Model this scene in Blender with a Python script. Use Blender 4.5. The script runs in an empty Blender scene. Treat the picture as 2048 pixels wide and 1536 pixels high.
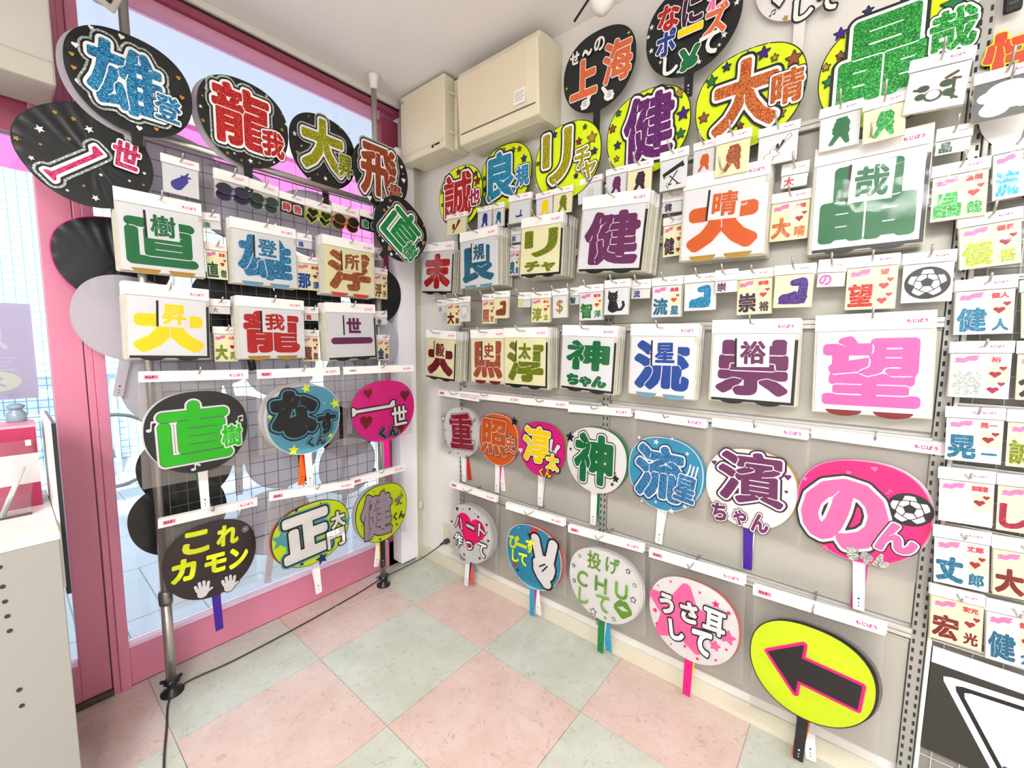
import bpy, bmesh, math, random
import numpy as np
from mathutils import Matrix, Vector
from mathutils.geometry import delaunay_2d_cdt
random.seed(7)
C = bpy.context.scene.collection
SC = bpy.context.scene
PI = math.pi
# measured layout: u runs to the right along the wall, v is height, n is distance out from the wall (metres)
CAM={'loc': [-1.49394, -1.87207, 1.23487], 'yaw': 50.5137, 'pitch': -5.5133, 'roll': 0.6025, 'f': 844.95}
FANS=[
{"id":"a1","w":"W","u":-1.187,"v":1.9807,"n":0.156,"r":0.0,"W":0.285,"H":0.2737,"c":"k","L":"black ribbed fan with a large glittery blue character, highest left above the window rack","st":"top","rib":1,"back":"w","noh":1,"short":"the highest black fan","g":[["雄",-0.057,0.017,0.6,0.58,0,"gblue3"],["登",0.273,-0.105,0.23,0.24,-4,"gblue2"]],"d":[["heart",-0.414,0.157,0.05,"white"],["heart",-0.407,-0.136,0.06,"white"],["heart",-0.443,0.073,0.04,"gold"],["heart",-0.437,-0.032,0.04,"gold"],["heart",-0.072,0.379,0.05,"white"],["heart",-0.294,0.352,0.04,"white"],["heart",0.384,0.217,0.045,"gold"],["heart",0.405,0.045,0.045,"gold"],["heart",0.02,-0.368,0.05,"white"],["heart",0.162,-0.33,0.04,"gold"]]},
{"id":"a2","w":"W","u":-1.288,"v":1.7512,"n":0.13,"r":33.0,"W":0.2822,"H":0.2733,"c":"k","L":"black ribbed fan with a slanting glittery pink bar, farthest left by the door","st":"top","rib":1,"noh":1,"short":"the farthest left black fan","g":[["一",-0.151,-0.011,0.52,0.11,8,"gpink3"],["世",0.286,-0.05,0.22,0.24,-42,"gpink2"]],"d":[["star",-0.207,0.274,0.07,"white"],["star",0.147,0.202,0.07,"white"],["star",0.405,0.156,0.05,"gold"],["star",-0.007,0.363,0.045,"gold"],["star",0.091,0.295,0.045,"gold"],["star",-0.411,0.243,0.05,"gold"],["star",-0.286,0.171,0.03,"gold"],["star",-0.057,0.166,0.035,"gold"],["star",-0.421,0.096,0.045,"white"],["star",0.283,0.257,0.025,"gold"],["star",0.23,0.373,0.03,"white"],["star",-0.031,-0.139,0.035,"white"],["star",0.157,-0.241,0.03,"white"],["star",-0.364,-0.182,0.03,"white"],["star",-0.209,-0.291,0.06,"white"],["star",-0.222,-0.183,0.03,"gold"],["star",0.328,-0.217,0.035,"white"],["star",0.248,-0.302,0.03,"gold"]]},
{"id":"a3","w":"W","u":-0.8835,"v":1.9939,"n":0.139,"r":0.0,"W":0.2849,"H":0.2849,"c":"k","L":"black starry fan with a large glittery red character, above the sunglasses packs","st":"top","rib":1,"back":"w","noh":1,"short":"the black fan with red lettering","g":[["龍",-0.042,0.042,0.64,0.6,0,"gred3"],["我",0.301,-0.115,0.27,0.28,0,"gred2"]],"d":[["star",-0.404,0.206,0.05,"white"],["star",-0.473,0.014,0.04,"white"],["star",-0.457,-0.11,0.05,"gold"],["star",-0.448,0.121,0.03,"gold"],["star",0.247,0.37,0.035,"white"],["star",0.474,0.156,0.045,"white"],["star",0.42,0.08,0.05,"gold"],["star",-0.224,-0.35,0.045,"gold"],["star",-0.149,-0.333,0.03,"white"],["star",-0.076,-0.382,0.035,"gold"],["star",0.025,-0.36,0.06,"white"],["star",0.129,-0.352,0.035,"gold"],["star",0.304,-0.299,0.035,"white"],["star",0.428,0.247,0.025,"gold"]]},
{"id":"a4","w":"W","u":-0.5653,"v":2.0227,"n":0.07,"r":0.0,"W":0.2859,"H":0.2859,"c":"k","L":"black starry fan with a large olive gold character, above the orange sunglasses","st":"top","rib":1,"noh":1,"short":"the black fan with gold lettering","g":[["大",-0.024,0.073,0.64,0.64,0,"gyel3"],["昇",0.313,-0.082,0.24,0.28,0,"gyel2"]],"d":[["star",-0.113,0.414,0.05,"white"],["star",-0.223,0.36,0.03,"gold"],["star",-0.427,0.1,0.07,"white"],["star",-0.264,0.06,0.045,"gold"],["star",-0.337,-0.014,0.03,"white"],["star",-0.396,-0.105,0.07,"gold"],["star",0.249,0.379,0.04,"gold"],["star",0.394,0.358,0.05,"white"],["star",0.327,0.09,0.05,"gold"],["star",-0.232,-0.362,0.035,"white"],["star",-0.001,-0.304,0.065,"white"],["star",-0.12,-0.286,0.035,"gold"],["star",0.464,0.21,0.03,"white"],["star",0.079,-0.412,0.05,"white"]]},
{"id":"a5","w":"W","u":-0.328,"v":1.9869,"n":0.128,"r":0.0,"W":0.2861,"H":0.2832,"c":"k","L":"black fan with hearts and a copper red character, before the right pole","st":"top","rib":1,"noh":1,"short":"the black fan with copper lettering","g":[["飛",-0.055,0.035,0.66,0.66,0,"gcop3"],["貴",0.228,-0.195,0.27,0.28,-6,"gcop2"]],"d":[["heart",0.008,0.378,0.06,"gold"],["heart",0.127,0.373,0.05,"white"],["heart",-0.241,0.329,0.035,"gold"],["heart",0.373,0.215,0.05,"white"],["heart",0.401,0.126,0.04,"gold"],["heart",0.409,0.039,0.075,"white"],["heart",-0.234,-0.346,0.08,"white"],["heart",-0.12,-0.353,0.05,"gold"]]},
{"id":"a6","w":"W","u":-0.2812,"v":1.7439,"n":0.2,"r":-38.0,"W":0.2856,"H":0.2723,"c":"k","L":"tilted black fan with an emerald glitter character, nearest the room corner","st":"top","rib":1,"noh":1,"short":"the tilted fan by the corner","g":[["直",0.018,0.034,0.62,0.58,0,"gemer3"],["樹",0.317,-0.115,0.26,0.26,0,"gemer2"]],"d":[["heart",-0.41,0.179,0.05,"gold"],["heart",-0.515,0.078,0.06,"white"],["heart",-0.393,-0.002,0.05,"gold"],["heart",-0.374,0.082,0.035,"white"],["heart",0.018,-0.357,0.08,"gold"],["heart",0.094,-0.393,0.05,"white"],["heart",-0.135,-0.349,0.045,"white"],["heart",0.156,-0.313,0.06,"white"],["heart",0.425,0.152,0.06,"gold"],["heart",0.404,0.023,0.06,"white"],["heart",-0.221,-0.338,0.04,"gold"],["heart",0.253,0.369,0.05,"gold"]]},
{"id":"b1","w":"W","u":-1.0838,"v":0.9272,"n":0.18,"r":0.83,"W":0.2851,"H":0.2721,"c":"k","L":"bagged black fan with bright green lettering and music notes, beside the left pole","hl":0.134,"hc":"w","st":"bag","back":"w","tail":["green"],"short":"the fan with bright green lettering","g":[["直",-0.033,0.018,0.7,0.64,0,"bgreenw",0.06],["樹",0.322,-0.081,0.22,0.24,0,"bgreenn"]],"d":[["note2",-0.415,0.125,0.13,"white"],["note2",0.415,0.091,0.09,"white"],["note",-0.065,-0.35,0.1,"white"]],"bag":[-1.0848,0.9481,0.2984,0.3666,-1.2405]},
{"id":"b2","w":"W","u":-0.7428,"v":0.9243,"n":0.2,"r":2.17,"W":0.284,"H":0.2732,"c":"blue","L":"bagged sky blue fan with yellow stars and fat black lettering, middle of the mesh","hl":0.137,"hc":"w","st":"bag","back":"w","tail":["red","orange","k"],"short":"the sky blue starry fan","g":[["な",-0.132,0.096,0.62,0.58,0,"nasu",0.105],["す",0.295,-0.082,0.28,0.28,0,"nasu",0.08],["くん",0.126,-0.279,0.26,0.12,0,"tinyk",0.03]],"d":[["star",0.034,0.395,0.13,"yel"],["star",0.434,0.16,0.15,"yel"],["star",-0.189,-0.331,0.15,"yel"],["star",-0.453,0.113,0.07,"yel"],["star",0.334,-0.245,0.08,"yel"],["star",0.279,0.179,0.03,"yel"]],"bag":[-0.7546,0.9705,0.312,0.3141,-0.138]},
{"id":"b3","w":"W","u":-0.3831,"v":0.9157,"n":0.2,"r":2.39,"W":0.3295,"H":0.2806,"c":"pink","L":"bagged magenta fan with dark red hearts and a long white bar, beside the white pillar","hl":0.126,"hc":"pink","st":"bag","tail":["pink"],"short":"the magenta heart fan","g":[["一",-0.163,0.076,0.66,0.13,0,"whitek",0.05],["世",0.232,-0.094,0.26,0.28,0,"whitekn",0.03],["くん",0.044,-0.292,0.32,0.17,0,"tinyk",0.035]],"d":[["heart",-0.241,0.279,0.13,"dred"],["heart",0.343,0.175,0.16,"dred"],["heart",-0.297,-0.108,0.18,"dred"],["heart",0.246,-0.295,0.12,"dred"]],"bag":[-0.4028,0.9574,0.3577,0.3365,-0.2164]},
{"id":"b4","w":"W","u":-1.0488,"v":0.438,"n":0.1,"r":1.78,"W":0.2844,"H":0.2792,"c":"brown","L":"dark brown fan with yellow lettering and two clapping hands, lowest at left","hl":0.14,"hc":"purple","st":"flat","short":"the dark brown clapping fan","g":[["こ",-0.152,0.26,0.28,0.25,-6,"yelf",0.07],["れ",0.186,0.231,0.25,0.24,-6,"yelf",0.06],["カ",-0.303,-0.0,0.25,0.25,-6,"yelf",0.07],["モ",0.022,-0.042,0.24,0.22,-6,"yelf",0.07],["ン",0.281,-0.069,0.22,0.24,-6,"yelf",0.07]],"d":[["hand",-0.125,-0.288,0.2,"white"],["hand",0.163,-0.34,0.2,"white"],["burst",0.391,0.23,0.09,"white"]],"bag":[-1.0508,0.4635,0.3002,0.3393,-1.8156]},
{"id":"b5","w":"W","u":-0.7298,"v":0.4542,"n":0.2,"r":3.51,"W":0.3137,"H":0.257,"c":"Y","L":"yellow starry fan with chunky white lettering edged in navy, bottom middle of the mesh","hl":0.137,"hc":"w","st":"flat","back":"salmon","tail":["w"],"short":"the yellow fan with white lettering","g":[["正",-0.073,0.021,0.62,0.62,0,"whiten",0.075],["大",0.343,0.07,0.2,0.24,0,"whitekn",0.06],["門",0.292,-0.185,0.25,0.26,0,"whitekn",0.045]],"d":[["star",-0.383,0.097,0.24,"sky"],["star",0.447,0.013,0.15,"sky"],["star",0.132,0.337,0.13,"navy"],["star",-0.175,0.406,0.06,"navy"],["star",0.08,-0.383,0.17,"navy"],["star",-0.177,-0.335,0.08,"navy"]],"bag":[-0.7346,0.4806,0.3438,0.3414,-6.186]},
{"id":"b6","w":"W","u":-0.3535,"v":0.4017,"n":0.12,"r":-0.63,"W":0.2849,"H":0.2849,"c":"Y","L":"yellow fan with pale lilac lettering and a keyboard, lowest beside the white pillar","hl":0.136,"hc":"k","st":"flat","back":"w","tail":["yelh","w"],"short":"the yellow fan with lilac lettering","g":[["健",-0.114,0.001,0.6,0.66,0,"lilac",0.05],["くん",0.327,-0.113,0.24,0.12,0,"tinykn",0.03]],"d":[["keys",0.329,0.127,0.17,"lilac"],["star",0.105,0.293,0.04,"k"],["star",0.284,-0.242,0.06,"k"],["star",-0.051,-0.376,0.06,"k"],["star",-0.166,0.36,0.03,"k"],["note2",-0.385,-0.073,0.05,"k"],["note",0.18,-0.337,0.04,"k"],["note2",0.372,0.234,0.04,"k"],["note",0.027,0.355,0.04,"k"],["star",-0.223,-0.288,0.03,"k"]],"bag":[-0.3652,0.4378,0.2949,0.355,1.16]},
{"id":"c1","w":"R","u":0.3937,"v":1.9009,"n":0.091,"r":0.0,"W":0.2852,"H":0.272,"c":"Y","L":"yellow starry fan with glittery red lettering, just below the breaker box","st":"ytop","rib":1,"noh":1,"short":"the yellow fan with red lettering","g":[["誠",-0.035,0.036,0.66,0.6,0,"gred3y"],["也",0.35,-0.054,0.25,0.24,0,"gcrim2"]],"d":[["starb",-0.023,0.359,0.09,"dred"],["starb",0.138,0.379,0.06,"navy"],["starb",0.371,0.256,0.08,"purple"],["starb",0.404,0.156,0.13,"dred"],["starb",-0.423,0.165,0.09,"gold"],["starb",-0.322,0.338,0.06,"purple"],["starb",-0.412,-0.032,0.06,"green"],["starb",0.328,-0.179,0.07,"green"]]},
{"id":"c2","w":"R","u":0.6385,"v":1.9408,"n":0.056,"r":0.0,"W":0.2848,"H":0.272,"c":"Y","L":"yellow starry fan with glittery cyan lettering, under the air conditioner","st":"ytop","rib":1,"noh":1,"short":"the yellow fan with cyan lettering","g":[["良",-0.08,0.047,0.58,0.62,0,"gcyan3y"],["規",0.346,-0.042,0.25,0.26,0,"gcyan2"]],"d":[["starb",-0.246,0.285,0.11,"dred"],["starb",-0.424,0.084,0.06,"green"],["starb",-0.401,-0.068,0.09,"purple"],["starb",0.161,0.325,0.07,"green"],["starb",0.275,0.31,0.07,"copper"],["starb",0.361,0.172,0.1,"navy"],["starb",-0.024,0.369,0.05,"gold"]]},
{"id":"c3","w":"R","u":0.9756,"v":1.9082,"n":0.1,"r":0.0,"W":0.2863,"H":0.272,"c":"Y","L":"yellow starry fan with two glittery gold strokes, right of the cyan lettered fan","st":"ytop","rib":1,"noh":1,"short":"the yellow fan with gold strokes","g":[["リ",-0.143,0.079,0.46,0.6,0,"ggold3y"],["チ",0.244,-0.015,0.22,0.24,0,"ggold2"],["ャ",0.349,-0.168,0.2,0.2,0,"ggold2"]],"d":[["starb",-0.189,0.349,0.08,"purple"],["starb",0.049,0.359,0.05,"navy"],["starb",0.269,0.316,0.05,"green"],["starb",0.372,0.178,0.13,"gold"],["starb",0.187,0.182,0.08,"dred"],["starb",0.412,0.025,0.08,"navy"],["starb",-0.452,0.08,0.05,"copper"],["starb",-0.254,-0.217,0.09,"gold"],["starb",0.155,-0.187,0.06,"purple"]]},
{"id":"c4","w":"R","u":1.2687,"v":1.9343,"n":0.073,"r":0.0,"W":0.2856,"H":0.272,"c":"Y","L":"yellow starry fan with one large purple character, below the black character fans","st":"ytop","rib":1,"noh":1,"short":"the yellow fan with purple lettering","g":[["健",0.026,0.047,0.6,0.66,0,"gpur3y"]],"d":[["starb",-0.0,0.348,0.09,"dred"],["starb",0.23,0.354,0.06,"navy"],["starb",0.365,0.279,0.11,"gold"],["starb",-0.352,0.296,0.07,"green"],["starb",0.419,0.078,0.13,"purple"],["starb",-0.425,0.157,0.09,"copper"],["starb",0.402,-0.105,0.1,"green"],["starb",-0.351,-0.033,0.09,"navy"],["starb",-0.359,-0.172,0.06,"gold"]]},
{"id":"c5","w":"R","u":1.5673,"v":1.9391,"n":0.073,"r":0.0,"W":0.2846,"H":0.272,"c":"Y","L":"yellow starry fan with glittery orange lettering, second from the right along the wall top","st":"ytop","rib":1,"noh":1,"short":"the yellow fan with orange lettering","g":[["大",-0.021,0.04,0.6,0.62,0,"gora3y"],["晴",0.346,-0.003,0.27,0.28,0,"gora2"]],"d":[["starb",-0.015,0.375,0.07,"dred"],["starb",0.126,0.35,0.11,"purple"],["starb",-0.206,0.344,0.08,"navy"],["starb",-0.347,0.268,0.11,"green"],["starb",-0.409,-0.04,0.1,"copper"],["starb",0.383,0.216,0.13,"copper"],["starb",0.224,0.275,0.06,"gold"],["starb",0.307,-0.202,0.08,"gold"],["starb",-0.046,-0.21,0.06,"dred"]]},
{"id":"c6","w":"R","u":1.8783,"v":1.909,"n":0.076,"r":0.0,"W":0.2858,"H":0.272,"c":"Y","L":"yellow starry fan with glittery green lettering, at the right of the wall top","st":"ytop","rib":1,"noh":1,"short":"the yellow fan with green lettering","g":[["晶",-0.049,0.094,0.62,0.6,0,"ggre3y",0.055],["哉",0.356,0.116,0.27,0.28,0,"ggre2"]],"d":[["starb",-0.182,0.458,0.07,"navy"],["starb",-0.363,0.365,0.09,"purple"],["starb",-0.35,0.2,0.06,"copper"],["starb",-0.45,0.145,0.06,"gold"],["starb",-0.42,0.024,0.09,"green"],["starb",0.063,0.441,0.07,"copper"],["starb",0.348,0.295,0.15,"green"]]},
{"id":"c10","w":"R","u":2.1348,"v":1.7575,"n":0.03,"r":0.0,"W":0.1866,"H":0.1866,"c":"w","L":"white fan with bright orange red lettering, cut by the right edge of the picture","st":"flat","noh":1,"short":"the white fan at the right edge","g":[["快",-0.22,0.536,0.6,0.5,0,"oredy",0.05]]},
{"id":"c7","w":"R","u":1.0759,"v":2.2041,"n":0.064,"r":0.0,"W":0.2845,"H":0.2687,"c":"k","L":"plain black fan with orange lettering and two thumbs up, high beside the air conditioner","hl":0.13,"hc":"k","st":"flat","short":"the black thumbs up fan","g":[["上",-0.196,-0.016,0.4,0.42,0,"oraw",0.06],["海",0.272,0.021,0.38,0.44,0,"oraw",0.04],["せ",-0.33,0.242,0.14,0.14,0,"whitef",0.05],["〜",-0.147,0.242,0.14,0.08,0,"whitef",0.05],["の",0.028,0.269,0.15,0.15,0,"whitef",0.04]],"d":[["thumb",-0.143,-0.272,0.18,"white"],["thumbr",0.151,-0.276,0.18,"white"],["star4",0.404,0.25,0.05,"Y"],["star4",-0.451,-0.044,0.05,"Y"]]},
{"id":"c8","w":"R","u":1.3966,"v":2.2106,"n":0.064,"r":0.0,"W":0.2848,"H":0.272,"c":"k","L":"black fan with many coloured characters and a green hand, cut at the top","hl":0.068,"hc":"k","st":"flat","short":"the many coloured black fan","g":[["な",-0.249,0.186,0.24,0.24,0,"redw",0.05],["に",0.011,0.146,0.22,0.24,0,"purw",0.05],["わ",0.261,0.139,0.2,0.2,0,"pinkw",0.05],["ポ",-0.264,-0.054,0.22,0.24,0,"bluew",0.05],["ー",-0.0,-0.028,0.26,0.07,0,"yelw",0.05],["ズ",0.258,-0.044,0.24,0.26,0,"oraw",0.05],["し",-0.197,-0.283,0.17,0.18,0,"whitef",0.05],["て",0.205,-0.238,0.2,0.2,0,"whitef",0.05]],"d":[["bunny",-0.002,-0.276,0.22,"green"],["star",-0.442,0.173,0.06,"white"],["star",-0.479,0.092,0.05,"white"],["star",-0.437,-0.053,0.06,"white"],["star",0.343,-0.189,0.07,"white"],["star",0.446,0.042,0.06,"white"],["star",0.105,-0.345,0.05,"white"],["star",-0.121,-0.36,0.045,"white"],["star",-0.325,-0.202,0.04,"white"],["star",0.3,-0.264,0.04,"white"]]},
{"id":"c9","w":"R","u":1.6764,"v":2.2551,"n":0.02,"r":0.0,"W":0.2292,"H":0.2292,"c":"w","L":"white fan with dark outlined characters, cut by the top edge of the picture","hl":0.123,"hc":"w","st":"flat","short":"the white fan at the top edge","g":[["し",0.03,-0.356,0.2,0.22,0,"whitek",0.06],["て",0.273,-0.382,0.2,0.2,0,"whitek",0.06],["♡",-0.223,-0.18,0.15,0.14,0,"whitek",0.06]],"d":[["note2",-0.297,-0.274,0.07,"navy"],["star",-0.152,-0.378,0.08,"gold"]]},
{"id":"e1","w":"R","u":0.3369,"v":0.7822,"n":0.03,"r":4.79,"W":0.2515,"H":0.2515,"c":"w","L":"white bagged fan with shiny dark red lettering, leftmost of the bagged fan row","hl":0.13,"hc":"w","st":"bag","back":"w","tail":["w","red"],"short":"the leftmost white bagged fan","g":[["重",0.007,0.026,0.66,0.62,0,"dredw",0.055]],"d":[["tooth",-0.517,0.215,0.1,"k"],["tooth",0.328,-0.161,0.1,"k"],["star",0.074,0.414,0.06,"dred"],["star",0.305,0.032,0.05,"k"],["star",-0.491,0.019,0.05,"k"],["note2",0.393,0.228,0.07,"k"],["note",-0.498,-0.187,0.06,"k"],["note",-0.378,-0.375,0.07,"k"],["star",-0.121,-0.364,0.05,"dred"],["note2",0.108,-0.406,0.06,"k"]],"bag":[0.3167,0.8242,0.2952,0.3221,-1.1059]},
{"id":"e2","w":"R","u":0.5839,"v":0.782,"n":0.03,"r":-0.82,"W":0.2434,"H":0.2434,"c":"orange","L":"orange bagged fan with orange lettering edged white, second in the bagged row","hl":0.135,"hc":"w","st":"bag","back":"salmon","tail":["pink","w","orange"],"short":"the orange bagged fan","g":[["照",-0.103,0.035,0.68,0.6,0,"oraf",0.05],["史",0.328,-0.026,0.26,0.28,0,"oraf",0.04]],"d":[["starb",0.4,0.364,0.14,"k"],["star",0.166,0.442,0.05,"copper"]],"bag":[0.531,0.8251,0.3937,0.3413,0.801]},
{"id":"e3","w":"R","u":0.8324,"v":0.7787,"n":0.03,"r":0.0,"W":0.2355,"H":0.2355,"c":"pink","L":"magenta bagged fan with yellow lettering and a rabbit, third in the bagged row","hl":0.136,"hc":"w","st":"bag","back":"salmon","tail":["w"],"short":"the magenta bagged fan","g":[["淳",-0.093,0.067,0.62,0.58,0,"yelwk",0.05],["太",0.268,-0.156,0.27,0.26,0,"yelwk",0.05],["くん",0.12,-0.346,0.27,0.13,0,"tinyy",0.03]],"d":[["rabbit",0.304,0.091,0.24,"white"],["heart",-0.467,-0.084,0.1,"white"]],"bag":[0.8505,0.816,0.2466,0.3662,1.3834]},
{"id":"e4","w":"R","u":1.0946,"v":0.7782,"n":0.03,"r":-0.57,"W":0.2586,"H":0.2586,"c":"w","L":"white bagged fan with one dark green character, fourth in the bagged row","hl":0.135,"hc":"w","st":"bag","back":"green","tail":["green","green"],"short":"the white fan with green lettering","g":[["神",-0.033,0.019,0.66,0.66,0,"greenwk",0.055]],"d":[["starb",-0.452,0.258,0.13,"k"],["star",-0.436,0.096,0.06,"k"],["starb",0.347,-0.168,0.09,"k"],["star",0.296,-0.249,0.07,"k"],["star",0.336,-0.099,0.04,"k"]],"bag":[1.1094,0.8178,0.269,0.3559,2.3384]},
{"id":"e5","w":"R","u":1.3642,"v":0.779,"n":0.03,"r":-1.63,"W":0.2614,"H":0.2614,"c":"blue2","L":"blue bagged fan with shiny blue lettering and white stars, centre of the bagged row","hl":0.127,"hc":"w","st":"bag","back":"blue2","tail":["w"],"short":"the blue bagged fan with shiny lettering","g":[["流",-0.068,0.012,0.66,0.64,0,"gbluw3",0.055],["星",0.292,-0.099,0.28,0.3,-6,"gbluw2"],["川",0.361,0.11,0.13,0.15,-10,"whitef",0.04]],"d":[["star",-0.374,0.384,0.06,"white"],["star",-0.132,0.368,0.08,"white"],["star",0.077,0.436,0.05,"white"],["star",0.282,0.299,0.06,"white"],["star",0.304,-0.299,0.06,"white"],["star",0.137,-0.394,0.08,"white"],["star",-0.079,-0.339,0.05,"white"],["star",-0.275,-0.374,0.05,"white"],["star",-0.203,0.136,0.1,"white"]],"bag":[1.3722,0.8179,0.2445,0.3552,-0.9809]},
{"id":"e6","w":"R","u":1.6301,"v":0.7873,"n":0.03,"r":2.3,"W":0.2503,"H":0.2503,"c":"w","L":"white bagged fan with thick plum lettering and a purple handle, left of the football fan","hl":0.135,"hc":"purple","st":"bag","back":"gold","short":"the white fan with plum lettering","g":[["濱",0.009,0.126,0.72,0.56,0,"plum",0.04],["ち",-0.335,-0.298,0.18,0.2,0,"plums",0.055],["ゃ",-0.094,-0.318,0.15,0.17,0,"plums",0.055],["ん",0.128,-0.333,0.19,0.2,0,"plums",0.055]],"d":[["heart",0.406,0.19,0.07,"plum"],["heart",0.395,0.039,0.04,"plum"],["heart",0.374,-0.141,0.045,"plum"],["heart",-0.403,0.24,0.06,"plum"]],"bag":[1.6392,0.8218,0.2569,0.3557,-1.0283]},
{"id":"e7","w":"R","u":1.8982,"v":0.786,"n":0.03,"r":3.44,"W":0.2822,"H":0.2822,"c":"hot","L":"hot pink bagged fan with a football and huge pale pink lettering, rightmost of the row","hl":0.137,"hc":"w","st":"bag","back":"w","tail":["pink"],"short":"the hot pink football fan","g":[["の",-0.13,-0.033,0.68,0.6,0,"nonbig",0.075],["ん",0.259,-0.157,0.3,0.24,0,"nonsml",0.07],["ちゃん",0.058,-0.358,0.32,0.12,-4,"silver",0.045]],"d":[["ball",0.35,0.084,0.29,"white"],["heart",-0.087,0.321,0.04,"lpink"],["heart",0.104,0.373,0.05,"lpink"],["heart",-0.436,0.221,0.04,"lpink"],["note2",-0.275,-0.353,0.05,"lpink"],["note",0.212,0.206,0.05,"lpink"],["star4",-0.28,0.397,0.03,"lpink"]],"bag":[1.9111,0.8162,0.2725,0.375,-0.9062]},
{"id":"f1","w":"R","u":0.4392,"v":0.2909,"n":0.07,"r":-5.72,"W":0.2852,"H":0.2852,"c":"w","L":"white fan with a big pink heart and heart border, lowest row nearest the corner","hl":0.14,"hc":"w","st":"bag","back":"w","tail":["navy","salmon","blue"],"short":"the big heart fan","g":[["ハ",-0.274,0.095,0.2,0.18,0,"whitekn",0.03],["ー",0.011,0.128,0.2,0.05,0,"whitekn",0.03],["ト",0.283,0.153,0.17,0.2,0,"whitekn",0.03],["作",-0.244,-0.163,0.2,0.2,0,"whitekn",0.03],["っ",0.033,-0.158,0.16,0.13,0,"whitekn",0.03],["て",0.327,-0.111,0.2,0.2,0,"whitekn",0.03]],"d":[["heartb",0.011,0.025,0.68,"hot"],["heart",-0.348,0.289,0.07,"k"],["heart",-0.044,0.385,0.05,"k"],["heart",0.167,0.33,0.05,"k"],["heart",0.371,0.276,0.05,"k"],["heart",0.434,0.053,0.05,"k"],["heart",0.277,-0.279,0.05,"k"],["heart",-0.093,-0.359,0.045,"k"],["heart",-0.464,0.047,0.05,"k"],["heart",-0.384,-0.197,0.04,"k"],["heart",-0.2,0.336,0.035,"lpink"],["heart",0.081,0.348,0.035,"lpink"],["heart",0.242,0.385,0.03,"lpink"],["heart",0.396,0.17,0.04,"lpink"],["heart",-0.239,-0.317,0.03,"lpink"]],"bag":[0.4601,0.3345,0.3162,0.3964,-0.5721]},
{"id":"f2","w":"R","u":0.8417,"v":0.3168,"n":0.09,"r":-0.13,"W":0.2913,"H":0.2772,"c":"blue2","L":"sky blue fan with a white peace sign hand, second in the lowest row","hl":0.129,"hc":"blue2","st":"bag","back":"salmon","tail":["pink","w"],"short":"the peace sign fan","g":[["ぴ",-0.352,0.122,0.2,0.2,0,"yelk0",0.05],["ー",-0.187,0.113,0.17,0.05,0,"yelk0",0.05],["す",-0.037,0.15,0.17,0.2,0,"yelk0",0.05],["し",-0.309,-0.065,0.14,0.17,0,"yelk0",0.05],["て",-0.164,-0.062,0.16,0.17,0,"yelk0",0.05]],"d":[["peace",0.201,0.004,0.46,"white"],["heart",0.031,0.354,0.15,"coral"],["heart",-0.069,0.293,0.07,"dred"],["heart",-0.336,-0.209,0.09,"coral"],["heart",-0.276,-0.261,0.05,"navy"],["star4",-0.268,0.343,0.04,"white"],["star4",0.279,0.369,0.04,"white"],["star4",0.358,0.279,0.04,"white"],["star4",0.389,0.123,0.04,"white"],["star4",0.367,-0.017,0.04,"white"],["star4",0.437,-0.08,0.03,"white"]],"bag":[0.8497,0.3633,0.3075,0.335,1.2887]},
{"id":"f3","w":"R","u":1.1753,"v":0.3177,"n":0.09,"r":-0.78,"W":0.2948,"H":0.2767,"c":"w","L":"white fan with thin moss green lettering and lips, middle of the lowest row","hl":0.135,"hc":"green","st":"bagf","back":"w","tail":["w","blue2"],"short":"the white fan with lips","g":[["投",-0.139,0.272,0.2,0.22,0,"moss",0.02],["げ",0.121,0.297,0.19,0.2,0,"moss",0.02],["C",-0.297,-0.003,0.16,0.19,0,"moss",0.025],["H",-0.025,0.02,0.17,0.19,0,"moss",0.025],["U",0.257,0.045,0.17,0.19,0,"moss",0.025],["し",-0.264,-0.209,0.15,0.2,0,"moss",0.025],["て",0.015,-0.195,0.19,0.2,0,"moss",0.02]],"d":[["lips",0.283,-0.174,0.24,"moss"],["staro",-0.441,0.114,0.05,"k"],["staro",-0.355,0.264,0.05,"moss"],["staro",0.328,0.303,0.07,"k"],["staro",-0.425,-0.075,0.06,"k"],["staro",0.411,-0.003,0.09,"k"],["staro",-0.122,-0.357,0.12,"k"],["staro",0.42,0.171,0.06,"moss"],["staro",0.053,-0.367,0.04,"k"],["staro",0.17,-0.331,0.06,"moss"]],"bag":[1.1811,0.3511,0.3083,0.3509,2.9629]},
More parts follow.
